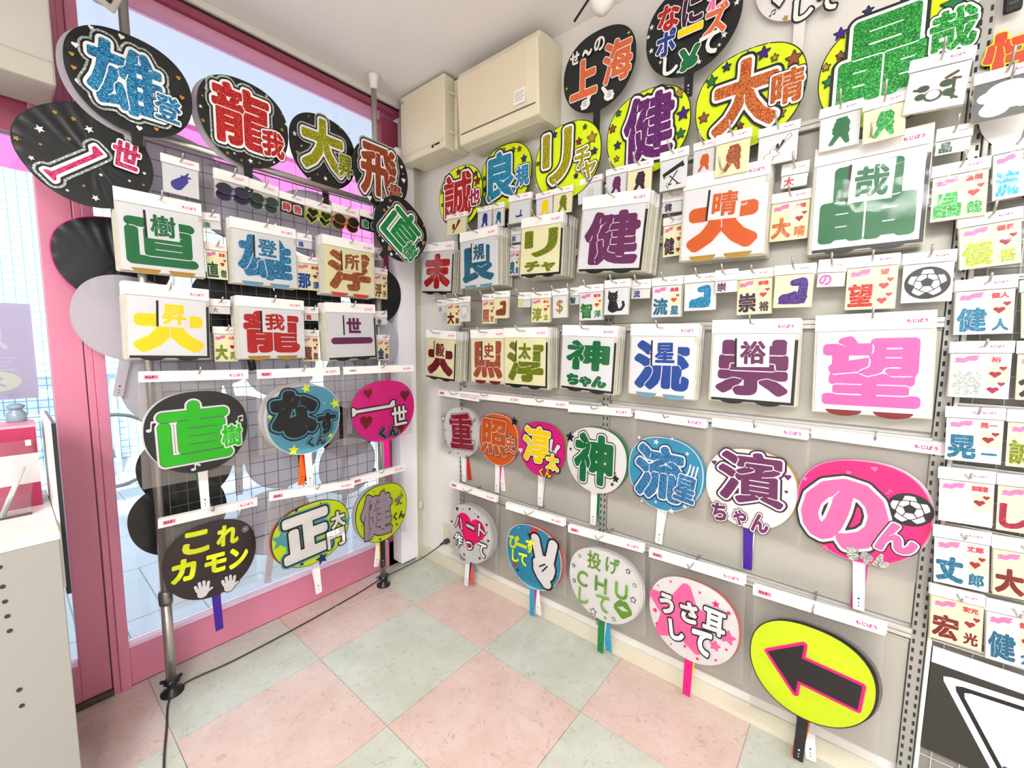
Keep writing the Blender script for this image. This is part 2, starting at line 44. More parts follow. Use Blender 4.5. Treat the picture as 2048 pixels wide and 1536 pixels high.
{"id":"f4","w":"R","u":1.4944,"v":0.3137,"n":0.077,"r":-0.78,"W":0.2848,"H":0.2809,"c":"w","L":"white fan with a rounded pink star and pink handle, left of the arrow fan","hl":0.133,"hc":"hot","st":"bagf","back":"salmon","tail":["yelh"],"short":"the rounded pink star fan","g":[["う",-0.292,0.086,0.17,0.22,8,"whitekn",0.065],["さ",-0.028,0.088,0.2,0.22,8,"whitekn",0.065],["耳",0.246,0.096,0.24,0.26,0,"whitekn",0.05],["し",-0.156,-0.15,0.17,0.22,10,"whitekn",0.065],["て",0.13,-0.16,0.22,0.26,0,"whitekn",0.065]],"d":[["starr",-0.11,0.034,0.8,"lpink2"],["starr",0.394,0.001,0.16,"lpink2"],["starr",0.27,-0.142,0.12,"lpink2"],["star",0.247,0.284,0.09,"hot"],["star",-0.426,-0.038,0.07,"hot"],["star",0.385,0.244,0.06,"hot"],["star",-0.398,-0.181,0.05,"hot"],["star",-0.052,-0.289,0.05,"hot"],["star",0.095,-0.36,0.05,"hot"],["star",-0.262,0.341,0.04,"hot"],["star",0.071,0.339,0.04,"hot"],["star",-0.408,0.246,0.03,"hot"],["star",-0.209,-0.335,0.03,"hot"],["star",0.291,-0.286,0.04,"hot"],["star",0.389,-0.131,0.04,"hot"]],"bag":[1.4986,0.3432,0.3006,0.3652,1.6506]},
{"id":"f5","w":"R","u":1.8177,"v":0.3067,"n":0.09,"r":-1.47,"W":0.2934,"H":0.2812,"c":"Y","L":"bright yellow fan with a black left pointing arrow edged pink, lowest on the right","hl":0.136,"hc":"k","st":"bagf","back":"k","tail":["orange","w"],"short":"the arrow fan","d":[["arrow",0.023,0.012,0.74,"k"]],"bag":[1.8246,0.3244,0.2996,0.3995,1.7475]}]
BIG=[
{"w":"W","ch":"直","col":"green","L":"white sheet with a large green character, top left of the window rack","sheet":"white","tag":"樹","under":"gold","N":8,"u":-1.1395,"v":1.5647,"n":0.14,"W":0.2165,"H":0.24,"r":0.44},
{"w":"W","ch":"雄","col":"gblue","L":"white sheet with a blue glitter character, second on the window rack top row","sheet":"white","tag":"登","under":"lblue","N":8,"u":-0.8351,"v":1.555,"n":0.13,"W":0.2248,"H":0.2283,"r":0.15},
{"w":"W","ch":"浮","col":"gcopper","L":"cream sheet with a copper glitter character, right end of the window rack top row","sheet":"cream","tag":"所","under":"coral","N":9,"u":-0.5076,"v":1.5504,"n":0.15,"W":0.2372,"H":0.2376,"r":-0.11},
{"w":"W","ch":"大","col":"yellow","L":"white sheet with a fat yellow character, lower left of the window rack","sheet":"white","tag":"昇","under":"k","N":9,"u":-1.1355,"v":1.2908,"n":0.14,"W":0.2167,"H":0.2355,"r":-1.46},
{"w":"W","ch":"龍","col":"red","L":"white sheet with a bright red character, middle of the window rack second row","sheet":"white","tag":"我","under":"gold","N":8,"u":-0.8291,"v":1.2813,"n":0.15,"W":0.237,"H":0.2259,"r":-0.22},
{"w":"W","ch":"一","col":"plum","L":"white sheet with one plum horizontal stroke, right of the red lettered sheet","sheet":"white","tag":"世","under":"k","N":9,"u":-0.5049,"v":1.279,"n":0.15,"W":0.235,"H":0.2409,"r":1.77},
{"w":"R","ch":"末","col":"red","L":"white sheet with a red character, leftmost large pack on the right wall","sheet":"white","under":"k","N":9,"u":0.2418,"v":1.5974,"n":0.1,"W":0.2311,"H":0.2426,"r":-4.05},
{"w":"R","ch":"良","col":"gteal","L":"white sheet with a teal shiny character, second large pack on the right wall","sheet":"white","tag":"規","under":"lblue","N":11,"u":0.548,"v":1.6037,"n":0.13,"W":0.2279,"H":0.2463,"r":0.4},
{"w":"R","ch":"リ","col":"golive","L":"cream sheet with olive glitter strokes, between the teal and purple packs","sheet":"cream","under":"k","N":11,"sub":"チャ","u":0.8843,"v":1.6119,"n":0.13,"W":0.1986,"H":0.2277,"r":-2.08},
{"w":"R","ch":"健","col":"plum","L":"white sheet with one big glossy purple character and no inset","sheet":"white","under":"k","N":11,"u":1.1922,"v":1.6097,"n":0.15,"W":0.2438,"H":0.2553,"r":-4.58},
{"w":"R","ch":"大","col":"orange","L":"white sheet with a fat orange character, upper large row","sheet":"white","tag":"晴","under":"gold","N":8,"u":1.5268,"v":1.6224,"n":0.11,"W":0.2324,"H":0.2529,"r":-0.73},
{"w":"R","ch":"晶","col":"green","L":"white sheet with a big green character, rightmost of the upper large row","sheet":"white","tag":"哉","under":"k","N":7,"u":1.8544,"v":1.6177,"n":0.08,"W":0.2255,"H":0.2715,"r":0.32},
{"w":"R","ch":"大","col":"dred","L":"cream sheet with a dark red character, leftmost of the lower large row","sheet":"cream","tag":"毅","under":"k","N":10,"u":0.271,"v":1.1734,"n":0.11,"W":0.2237,"H":0.2408,"r":-2.95},
{"w":"R","ch":"照","col":"gsalmon","L":"cream sheet with a salmon glitter character, second in the lower large row","sheet":"cream","tag":"史","under":"dred","N":6,"u":0.5795,"v":1.1758,"n":0.1,"W":0.2121,"H":0.2391,"r":0.72},
{"w":"R","ch":"淳","col":"golive","L":"cream sheet with an olive glitter character, third in the lower large row","sheet":"cream","tag":"太","under":"k","N":10,"u":0.7997,"v":1.1766,"n":0.11,"W":0.2285,"H":0.2457,"r":0.26},
{"w":"R","ch":"神","col":"green","L":"white sheet with a green character over small lettering, middle of the lower large row","sheet":"white","under":"k","N":11,"sub":"ちゃん","u":1.0853,"v":1.1813,"n":0.1,"W":0.2293,"H":0.2451,"r":-2.01},
{"w":"R","ch":"流","col":"cobalt","L":"white sheet with a bright blue character, lower large row","sheet":"white","tag":"星","under":"lblue","N":11,"u":1.3586,"v":1.1827,"n":0.09,"W":0.2232,"H":0.2427,"r":-0.88},
{"w":"R","ch":"崇","col":"plum","L":"white sheet with a thick purple character, next to the huge pink one","sheet":"white","tag":"裕","under":"k","N":7,"u":1.6221,"v":1.1886,"n":0.075,"W":0.2276,"H":0.2485,"r":0.13},
{"w":"R","ch":"望","col":"lpink3","L":"white sheet with a huge pink character, rightmost of the lower large row","sheet":"white","under":"dred","N":3,"u":1.8904,"v":1.1899,"n":0.06,"W":0.2368,"H":0.2642,"r":1.69}]
SMALL=[
{"k":"mini","w":"R","L":"tiny pack with a crimson mark, lowest left of the small row","ch":"大","col":"crim","u":0.2783,"v":1.4097,"n":0.1,"W":0.0806,"H":0.0626,"r":-1.56},
{"k":"name","w":"R","L":"cream name sticker sheet with brown red lettering, leftmost in the small row","ch":"大","c2":"毅","col":"dred","sheet":"cream","u":0.3791,"v":1.3779,"n":0.12,"W":0.0981,"H":0.1278,"r":-0.25},
{"k":"pic","w":"R","L":"white pack with a black outlined tooth","pic":"tooth","col":"k","u":0.4732,"v":1.3848,"n":0.14,"W":0.0647,"H":0.1128,"r":0.43},
{"k":"name","w":"R","L":"name sticker sheet with brick red glitter lettering, behind the brown arm pack","ch":"照","c2":"史","col":"gsalmon","sheet":"cream","u":0.5943,"v":1.3827,"n":0.11,"W":0.0806,"H":0.1291,"r":-0.53},
{"k":"pic","w":"R","L":"cream pack with a brown flexed arm","pic":"arm","col":"copper","sheet":"cream","u":0.693,"v":1.3936,"n":0.14,"W":0.0806,"H":0.1137,"r":-1.02},
{"k":"mini","w":"R","L":"tiny pack with a pale yellow mark, left of the lime name sheet","ch":"淳","col":"yellow","u":0.778,"v":1.4134,"n":0.09,"W":0.0699,"H":0.0624,"r":-2.12},
{"k":"name","w":"R","L":"name sticker sheet with lime glitter lettering, beside the gold dollar pack","ch":"淳","c2":"太","col":"glime","sheet":"cream","u":0.8767,"v":1.3777,"n":0.11,"W":0.0965,"H":0.1206,"r":-1.27},
{"k":"pic","w":"R","L":"white pack with a gold dollar sign","pic":"dollar","col":"gold","u":0.9784,"v":1.3861,"n":0.13,"W":0.0662,"H":0.1101,"r":1.03},
{"k":"mini","w":"R","L":"tiny pack with a dark green mark, behind the green name sheet","ch":"智","col":"dgreen","u":1.0193,"v":1.4145,"n":0.09,"W":0.0427,"H":0.0654,"r":-0.17},
{"k":"name","w":"R","L":"name sticker sheet with green glitter lettering, left of the black cat","ch":"智","c2":"洋","col":"ggreen","sheet":"white","u":1.1002,"v":1.3846,"n":0.11,"W":0.1002,"H":0.1284,"r":0.25},
{"k":"pic","w":"R","L":"clear pack with a sitting black cat","pic":"cat","col":"k","u":1.2048,"v":1.3963,"n":0.12,"W":0.0947,"H":0.1219,"r":-0.34},
{"k":"mini","w":"R","L":"tiny pack with a navy mark, right of the black cat","ch":"流","col":"navy","u":1.2785,"v":1.422,"n":0.09,"W":0.0707,"H":0.0653,"r":-0.95},
{"k":"name","w":"R","L":"name sticker sheet with teal lettering and pale cream hearts, below the purple pack","ch":"流","c2":"星","col":"gteal","sheet":"white","u":1.3704,"v":1.3882,"n":0.1,"W":0.1002,"H":0.129,"r":-0.07},
{"k":"pic","w":"R","L":"crinkled pack with a sky blue flexed arm","pic":"arm","col":"gcyan","u":1.4738,"v":1.397,"n":0.1,"W":0.0986,"H":0.1133,"r":0.83},
{"k":"mini","w":"R","L":"tiny pack with a plum mark, right of the blue arm","ch":"崇","col":"plum","u":1.5503,"v":1.4225,"n":0.12,"W":0.0599,"H":0.0681,"r":0.96},
{"k":"name","w":"R","L":"name sticker sheet with dark purple lettering, left of the purple arm","ch":"崇","c2":"裕","col":"dplum","sheet":"cream","u":1.6183,"v":1.3905,"n":0.08,"W":0.0943,"H":0.1307,"r":1.79},
{"k":"pic","w":"R","L":"cream pack with a dark violet flexed arm","pic":"arm","col":"gviolet","sheet":"cream","u":1.716,"v":1.3976,"n":0.1,"W":0.0944,"H":0.1174,"r":-0.25},
{"k":"mini","w":"R","L":"tiny pack with a bright pink round mark","ch":"の","col":"lpink3","u":1.7968,"v":1.4261,"n":0.09,"W":0.0603,"H":0.0731,"r":-2.26},
{"k":"name","w":"R","L":"name sticker sheet with red glitter lettering and four hearts, left of the football","ch":"望","c2":"","col":"gred","sheet":"cream","u":1.8778,"v":1.3965,"n":0.08,"W":0.1027,"H":0.1353,"r":0.78},
{"k":"pic","w":"R","L":"white pack with a black and white football","pic":"ball","col":"k","u":1.9799,"v":1.4009,"n":0.08,"W":0.0925,"H":0.1197,"r":0.87},
{"k":"mini","w":"R","L":"tiny pack with a navy mark, between the teal and olive packs","ch":"良","col":"navy","u":0.7044,"v":1.693,"n":0.06,"W":0.0562,"H":0.064,"r":-1.31},
{"k":"name","w":"R","L":"name sticker sheet with teal lettering, half hidden by the olive pack","ch":"良","c2":"規","col":"gteal","sheet":"white","u":0.6902,"v":1.5895,"n":0.05,"W":0.0558,"H":0.1293,"r":-2.46},
{"k":"mini","w":"R","L":"tiny pack with a dark plum mark, between the purple and orange packs","ch":"健","col":"dplum","u":1.3654,"v":1.6957,"n":0.07,"W":0.0667,"H":0.0681,"r":-2.42},
{"k":"name","w":"R","L":"name sticker sheet with black plum lettering, between the purple and orange packs","ch":"健","c2":"","col":"dplum","sheet":"cream","u":1.37,"v":1.588,"n":0.06,"W":0.0705,"H":0.1289,"r":0.79},
{"k":"mini","w":"R","L":"tiny pack with a small orange red mark","ch":"大","col":"ored","u":1.6965,"v":1.7025,"n":0.07,"W":0.064,"H":0.0658,"r":-1.36},
{"k":"name","w":"R","L":"name sticker sheet with orange glitter lettering, between orange and green packs","ch":"大","c2":"晴","col":"gorange","sheet":"cream","u":1.6901,"v":1.5965,"n":0.06,"W":0.0959,"H":0.1342,"r":-0.59},
{"k":"mini","w":"R","L":"tiny pack with a dark green mark, right of the big green pack","ch":"晶","col":"dgreen","u":1.9991,"v":1.7051,"n":0.08,"W":0.0583,"H":0.0608,"r":-1.34},
{"k":"name","w":"R","L":"name sticker sheet with emerald glitter lettering under crumpled film","ch":"晶","c2":"哉","col":"ggreen","sheet":"cream","u":2.0172,"v":1.5906,"n":0.08,"W":0.0934,"H":0.1283,"r":1.54},
{"k":"name","w":"R","L":"name sticker sheet with bright blue lettering, at the right edge of the picture","ch":"流","c2":"星","col":"gcyan","sheet":"white","u":2.1009,"v":1.6195,"n":0.08,"W":0.0727,"H":0.1245,"r":3.67},
{"k":"pic","w":"R","L":"cream pack with a brown figure and a bat, under the breaker box","pic":"bat","col":"dred","sheet":"cream","u":0.4001,"v":1.776,"n":0.12,"W":0.135,"H":0.094,"r":-2.25},
{"k":"pic","w":"R","L":"pack with a royal blue figure, left of the teal figure","pic":"ribbon","col":"navy2","u":0.5773,"v":1.7732,"n":0.12,"W":0.0859,"H":0.0935,"r":-0.82},
{"k":"pic","w":"R","L":"narrow pack with a teal blue figure","pic":"ribbon","col":"gteal","u":0.6566,"v":1.7698,"n":0.12,"W":0.0615,"H":0.0972,"r":-0.92},
{"k":"pic","w":"R","L":"clear crinkled pack with a blue skate outline","pic":"skate","col":"navy2","u":0.7696,"v":1.7754,"n":0.12,"W":0.1163,"H":0.1117,"r":-2.44},
{"k":"pic","w":"R","L":"pack with a yellow figure","pic":"ribbon","col":"yellow","u":0.8922,"v":1.765,"n":0.12,"W":0.0815,"H":0.0987,"r":0.17},
{"k":"pic","w":"R","L":"cream pack with an olive figure","pic":"ribbon","col":"golive","sheet":"cream","u":0.9752,"v":1.7652,"n":0.12,"W":0.0848,"H":0.0967,"r":-1.66},
{"k":"pic","w":"R","L":"clear pack with a gold outlined drawing, left of the plum figure","pic":"note2","col":"gold","u":1.0762,"v":1.7871,"n":0.1,"W":0.1005,"H":0.0877,"r":1.65},
{"k":"pic","w":"R","L":"pack with a plum figure","pic":"ribbon","col":"plum","u":1.1886,"v":1.7831,"n":0.12,"W":0.0777,"H":0.0942,"r":-0.66},
{"k":"pic","w":"R","L":"cream pack with a dark violet figure","pic":"ribbon","col":"dplum","sheet":"cream","u":1.2717,"v":1.7778,"n":0.12,"W":0.0873,"H":0.1002,"r":-1.5},
{"k":"pic","w":"R","L":"clear pack with a black keyboard on a stand","pic":"keys","col":"k","u":1.3815,"v":1.7774,"n":0.12,"W":0.0877,"H":0.1196,"r":0.01},
{"k":"pic","w":"R","L":"pack with an orange figure","pic":"ribbon","col":"orange","u":1.4644,"v":1.7948,"n":0.1,"W":0.0631,"H":0.1023,"r":0.03},
{"k":"pic","w":"R","L":"cream pack with a copper glitter figure","pic":"ribbon","col":"gcopper","sheet":"cream","u":1.5478,"v":1.7818,"n":0.12,"W":0.0936,"H":0.1189,"r":-0.69},
{"k":"pic","w":"R","L":"clear pack with a slanting electric guitar","pic":"guitar","col":"k","u":1.6558,"v":1.7835,"n":0.1,"W":0.0982,"H":0.1027,"r":-0.37},
{"k":"pic","w":"R","L":"pack with a plain green figure","pic":"ribbon","col":"green","u":1.7897,"v":1.7895,"n":0.1,"W":0.0857,"H":0.109,"r":0.64},
{"k":"pic","w":"R","L":"pack with a green glitter figure","pic":"ribbon","col":"ggreen","sheet":"cream","u":1.8741,"v":1.7743,"n":0.12,"W":0.0795,"H":0.101,"r":1.79},
{"k":"pic","w":"R","L":"crumpled clear pack with a drum kit","pic":"drum","col":"dgreen","u":1.9597,"v":1.8202,"n":0.13,"W":0.1044,"H":0.117,"r":-4.03},
{"k":"pic","w":"R","L":"pack with a pale head silhouette on grey, at the top right","pic":"head","col":"white","sheet":"dgrey","u":2.0676,"v":1.7752,"n":0.1,"W":0.0951,"H":0.1023,"r":0.62},
{"k":"name","w":"R","L":"name sticker sheet with yellow green shiny lettering, in the right hand column","ch":"優","c2":"吾","col":"glime","sheet":"cream","u":2.0744,"v":1.4752,"n":0.07,"W":0.0985,"H":0.1215,"r":4.58},
{"k":"name","w":"R","L":"name sticker sheet with teal glitter lettering, above the silver sheet","ch":"健","c2":"人","col":"gteal","sheet":"white","u":2.0793,"v":1.3288,"n":0.06,"W":0.0971,"H":0.1282,"r":1.98},
{"k":"name","w":"R","L":"name sticker sheet with silver holographic lettering and four hearts","ch":"裕","c2":"","col":"holo","sheet":"white","u":2.0837,"v":1.1844,"n":0.06,"W":0.1009,"H":0.1323,"r":1.39},
{"k":"name","w":"R","L":"name sticker sheet with blue glitter lettering and a short bar","ch":"晃","c2":"一","col":"gteal","sheet":"white","u":2.0862,"v":1.0329,"n":0.06,"W":0.0956,"H":0.1309,"r":2.3},
{"k":"name","w":"R","L":"name sticker sheet with nearly invisible white lettering and two hearts","ch":"如","c2":"恵","col":"white","sheet":"white","c3":"如恵留","u":2.085,"v":0.8826,"n":0.06,"W":0.0934,"H":0.1316,"r":3.14},
{"k":"name","w":"R","L":"name sticker sheet with three teal characters, above the brown lettered sheet","ch":"丈","c2":"郎","col":"gteal","sheet":"white","u":2.089,"v":0.7335,"n":0.06,"W":0.0961,"H":0.1446,"r":3.37},
{"k":"name","w":"R","L":"name sticker sheet with brown red lettering, lowest in the right hand column","ch":"宏","c2":"光","col":"dred","sheet":"cream","u":2.0931,"v":0.5854,"n":0.06,"W":0.0935,"H":0.1393,"r":2.19},
{"k":"name","w":"R","L":"name sticker sheet cut by the right edge, level with the teal glitter sheet","ch":"大","c2":"介","col":"navy","sheet":"cream","u":2.1791,"v":1.3228,"n":0.06,"W":0.0931,"H":0.1279,"r":4.44},
{"k":"name","w":"R","L":"name sticker sheet with a dark roofed character, cut by the right edge","ch":"介","c2":"太","col":"dplum","sheet":"cream","u":2.1803,"v":1.1864,"n":0.06,"W":0.0855,"H":0.1304,"r":2.48},
{"k":"name","w":"R","L":"name sticker sheet with olive gold lettering, cut by the right edge","ch":"誠","c2":"也","col":"golive","sheet":"cream","u":2.1793,"v":1.0344,"n":0.06,"W":0.0875,"H":0.1288,"r":2.09},
{"k":"name","w":"R","L":"name sticker sheet with a crimson hook shaped letter, cut by the right edge","ch":"し","c2":"ず","col":"gcrim","sheet":"cream","u":2.1771,"v":0.8872,"n":0.06,"W":0.0887,"H":0.1337,"r":2.64},
{"k":"name","w":"R","L":"name sticker sheet with a brown red character, cut by the right edge","ch":"大","c2":"毅","col":"dred","sheet":"cream","u":2.1834,"v":0.7369,"n":0.06,"W":0.0904,"H":0.1383,"r":3.7},
{"k":"name","w":"R","L":"name sticker sheet with thick blue lettering, lowest at the right edge","ch":"健","c2":"介","col":"teal","sheet":"white","u":2.1834,"v":0.5824,"n":0.06,"W":0.087,"H":0.1482,"r":3.53},
{"k":"pic","w":"W","L":"pack with a purple eggplant, at the left end of the window rack","pic":"eggplant","col":"violet","u":-1.0774,"v":1.7628,"n":0.12,"W":0.1015,"H":0.1198,"r":-0.49},
{"k":"glasses","w":"W","L":"pack with dark sunglasses in purple frames","col":"purplef","u":-0.9369,"v":1.7701,"n":0.14,"W":0.1052,"H":0.0914,"r":-0.78},
{"k":"glasses","w":"W","L":"pack with dark sunglasses in teal green frames","col":"tealf","u":-0.8353,"v":1.7643,"n":0.14,"W":0.0987,"H":0.0923,"r":-2.89},
{"k":"pic2","w":"W","L":"black edged pack with two red lettered badges","ch":"蒔我","col":"red","u":-0.736,"v":1.7569,"n":0.14,"W":0.0943,"H":0.0783,"r":-2.82},
{"k":"glasses","w":"W","L":"pack with heart shaped sunglasses in yellow frames","col":"yellowf","heart":1,"u":-0.6339,"v":1.7556,"n":0.14,"W":0.1062,"H":0.0771,"r":-2.26},
{"k":"glasses","w":"W","L":"pack with dark sunglasses in orange frames","col":"orangef","u":-0.5163,"v":1.7609,"n":0.14,"W":0.1223,"H":0.0852,"r":-1.82},
{"k":"pic2","w":"W","L":"black edged pack with two green lettered badges","ch":"直樹","col":"green","u":-0.4017,"v":1.7672,"n":0.14,"W":0.0996,"H":0.0861,"r":-2.88},
{"k":"mini","w":"W","L":"tiny pack with a green mark, beside the large green pack","ch":"直","col":"green","u":-1.0022,"v":1.6403,"n":0.12,"W":0.06,"H":0.0546,"r":4.58},
{"k":"name","w":"W","L":"name sticker sheet with dark green lettering, below a tiny green pack","ch":"直","c2":"樹","col":"dgreen","sheet":"cream","u":-0.9872,"v":1.5088,"n":0.11,"W":0.0673,"H":0.1257,"r":1.03},
{"k":"mini","w":"W","L":"tiny pack with a gold mark, beside the large yellow pack","ch":"大","col":"gold","u":-0.9894,"v":1.352,"n":0.12,"W":0.0676,"H":0.0528,"r":0.66},
{"k":"name","w":"W","L":"name sticker sheet with olive gold lettering, below the tiny gold pack","ch":"大","c2":"昇","col":"golive","sheet":"cream","u":-0.9727,"v":1.2197,"n":0.11,"W":0.0776,"H":0.126,"r":-0.5},
{"k":"mini","w":"W","L":"tiny pack with a blue mark, beside the blue glitter pack","ch":"雄","col":"cobalt","u":-0.687,"v":1.6331,"n":0.12,"W":0.0656,"H":0.058,"r":1.41},
{"k":"name","w":"W","L":"name sticker sheet with bright blue lettering, right of the blue glitter pack","ch":"那","c2":"須","col":"cobalt","sheet":"cream","u":-0.6667,"v":1.5086,"n":0.11,"W":0.1031,"H":0.1369,"r":1.38},
{"k":"mini","w":"W","L":"tiny pack with an orange mark, near the white pillar","ch":"浮","col":"orange","u":-0.3377,"v":1.6425,"n":0.1,"W":0.0424,"H":0.0567,"r":-0.75},
{"k":"name","w":"W","L":"name sticker sheet with copper lettering, near the white pillar","ch":"浮","c2":"所","col":"copper","sheet":"cream","u":-0.3244,"v":1.508,"n":0.1,"W":0.0728,"H":0.1446,"r":-0.43},
{"k":"mini","w":"W","L":"tiny pack with a red mark, beside the red lettered pack","ch":"龍","col":"red","u":-0.667,"v":1.3455,"n":0.12,"W":0.0594,"H":0.0587,"r":1.72},
{"k":"name","w":"W","L":"name sticker sheet with dark red lettering, between red and plum packs","ch":"龍","c2":"我","col":"dred","sheet":"cream","u":-0.6688,"v":1.2155,"n":0.11,"W":0.0704,"H":0.1322,"r":-0.97},
{"k":"mini","w":"W","L":"tiny pack with a navy mark, near the white pillar","ch":"金","col":"navy","u":-0.3253,"v":1.3476,"n":0.1,"W":0.0653,"H":0.0658,"r":3.39},
{"k":"name","w":"W","L":"name sticker sheet with navy lettering, near the white pillar","ch":"金","c2":"指","col":"navy","sheet":"cream","u":-0.3181,"v":1.2065,"n":0.1,"W":0.0676,"H":0.1221,"r":-0.08}]
BACKS=[
["k",-1.234,1.483,0.05],
["w",-1.21,1.298,0.01],
["w",-1.073,1.791,0.0],
["w",-0.892,1.74,0.02],
["w",-0.612,1.728,0.02],
["w",-1.109,1.065,-0.01],
["w",-0.969,1.198,0.03],
["k",-0.622,1.41,0.04],
["k",-0.305,1.462,0.02],
["w",-0.326,1.219,0.0],
["k",-1.08,0.77,0.05],
["w",-0.925,0.885,0.0],
["w",-0.757,1.135,0.02],
["k",-0.461,0.818,0.03],
["w",-0.764,0.753,0.0],
["w",-0.469,0.642,-0.01],
["k",-1.114,0.599,0.03],
["k",-0.906,1.369,0.01],
["w",-0.809,0.484,0.01],
["w",-0.431,1.051,-0.01]]

# ---------------------------------------------------------------- camera, light, exposure
cd = bpy.data.cameras.new('camera'); cam = bpy.data.objects.new('camera', cd); C.objects.link(cam)
def cam_matrix():
    y, p, r = [math.radians(CAM[k]) for k in ('yaw', 'pitch', 'roll')]
    f = Vector((math.sin(y)*math.cos(p), math.cos(y)*math.cos(p), math.sin(p)))
    r0 = Vector((math.cos(y), -math.sin(y), 0)); u0 = r0.cross(f)
    R = math.cos(r)*r0 + math.sin(r)*u0; U = -math.sin(r)*r0 + math.cos(r)*u0
    M = Matrix((R, U, -f)).transposed().to_4x4(); M.translation = CAM['loc']; return M
cam.matrix_world = cam_matrix()
cd.sensor_width = 36; cd.lens = CAM['f']/2048*36; cd.clip_start = .02
SC.camera = cam
w = bpy.data.worlds.new('sky'); SC.world = w; w.use_nodes = True
wn = w.node_tree; bg = wn.nodes['Background']
tc = wn.nodes.new('ShaderNodeTexCoord'); sx = wn.nodes.new('ShaderNodeSeparateXYZ'); rp = wn.nodes.new('ShaderNodeValToRGB')
wn.links.new(tc.outputs['Generated'], sx.inputs[0]); wn.links.new(sx.outputs['Z'], rp.inputs[0]); wn.links.new(rp.outputs[0], bg.inputs['Color'])
rp.color_ramp.elements[0].color = (.86, .94, 1, 1); rp.color_ramp.elements[0].position = .0
rp.color_ramp.elements[1].color = (.28, .315, .385, 1); rp.color_ramp.elements[1].position = .36
bg.inputs['Strength'].default_value = 2.3
def light(name, kind, loc, energy, size=None, size_y=None, rot=(0,0,0), col=(1,1,1)):
    d = bpy.data.lights.new(name, kind); d.energy = energy; d.color = col
    o = bpy.data.objects.new(name, d); C.objects.link(o); o.location = loc; o.rotation_euler = rot
    if kind == 'AREA':
        d.shape = 'RECTANGLE'; d.size = size; d.size_y = size_y or size
    return o
sun = light('sun', 'SUN', (0,0,5), 6, rot=(math.radians(42), 0, math.radians(-12)), col=(1,.98,.94)); sun.data.angle = .05
# the shop's ceiling tubes, just behind and above the photographer
light('ceiling_lamp_near', 'AREA', (-2.4,-2.1,2.38), 36, 1.2, .22, rot=(0,0,math.radians(90)), col=(1,.992,.99))
light('ceiling_lamp_far', 'AREA', (-2.1,-3.3,2.38), 44, 1.2, .22, rot=(0,0,math.radians(90)), col=(1,.992,.99))
light('ceiling_lamp_side', 'AREA', (-3.1,-2.3,2.38), 40, 1.2, .22, rot=(0,0,math.radians(90)), col=(1,.992,.99))
SC.view_settings.view_transform = 'Standard'; SC.view_settings.look = 'None'
SC.view_settings.exposure = .3; SC.view_settings.gamma = 1; SC.view_settings.use_curve_mapping = False
SC.cycles.transparent_max_bounces = 24; SC.cycles.max_bounces = 8
# ---------------------------------------------------------------- materials
def lin(h):
    r = [int(h[i:i+2], 16)/255 for i in (1,3,5)]
    return tuple([(c/12.92 if c < .04045 else ((c+.055)/1.055)**2.4) for c in r]+[1])
_M = {}
def newmat(name):
    m = bpy.data.materials.new(name); m.use_nodes = True; nt = m.node_tree
    return m, nt, nt.nodes['Principled BSDF']
def mat(name, hexc, rough=.5, metal=0, coat=0, noise=0, scale=30, bump=0, spec=.5):
    if name in _M: return _M[name]
    m, nt, b = newmat(name); c = lin(hexc)
    b.inputs['Base Color'].default_value = c; b.inputs['Roughness'].default_value = rough
    b.inputs['Metallic'].default_value = metal; b.inputs['Coat Weight'].default_value = coat
    b.inputs['Specular IOR Level'].default_value = spec
    if noise or bump:
        t = nt.nodes.new('ShaderNodeTexCoord'); n = nt.nodes.new('ShaderNodeTexNoise')
        n.inputs['Scale'].default_value = scale; n.inputs['Detail'].default_value = 4
        nt.links.new(t.outputs['Object'], n.inputs['Vector'])
        if noise:
            x = nt.nodes.new('ShaderNodeMix'); x.data_type = 'RGBA'
            x.inputs[6].default_value = tuple([v*(1-noise) for v in c[:3]]+[1]); x.inputs[7].default_value = tuple([min(1,v*(1+noise)) for v in c[:3]]+[1])
            nt.links.new(n.outputs[0], x.inputs[0]); nt.links.new(x.outputs[2], b.inputs['Base Color'])
        if bump:
            u = nt.nodes.new('ShaderNodeBump'); u.inputs['Strength'].default_value = bump; u.inputs['Distance'].default_value = .002
            nt.links.new(n.outputs[0], u.inputs['Height']); nt.links.new(u.outputs[0], b.inputs['Normal'])
    _M[name] = m; return m
def glitter(name, hexc, hex2, size=420):
    if name in _M: return _M[name]
    m, nt, b = newmat(name)
    t = nt.nodes.new('ShaderNodeTexCoord'); v = nt.nodes.new('ShaderNodeTexVoronoi'); v.inputs['Scale'].default_value = size
    g = nt.nodes.new('ShaderNodeNewGeometry')
    nt.links.new(g.outputs['Position'], v.inputs['Vector'])
    s = nt.nodes.new('ShaderNodeSeparateColor'); nt.links.new(v.outputs['Color'], s.inputs[0])
    r = nt.nodes.new('ShaderNodeValToRGB'); nt.links.new(s.outputs[0], r.inputs[0])
    r.color_ramp.elements[0].color = lin(hexc); r.color_ramp.elements[0].position = .45
    r.color_ramp.elements[1].color = lin(hex2); r.color_ramp.elements[1].position = .97
    nt.links.new(r.outputs[0], b.inputs['Base Color'])
    b.inputs['Metallic'].default_value = .35; b.inputs['Roughness'].default_value = .32
    bp = nt.nodes.new('ShaderNodeBump'); bp.inputs['Strength'].default_value = .45; bp.inputs['Distance'].default_value = .001
    nt.links.new(s.outputs[1], bp.inputs['Height']); nt.links.new(bp.outputs[0], b.inputs['Normal'])
    _M[name] = m; return m
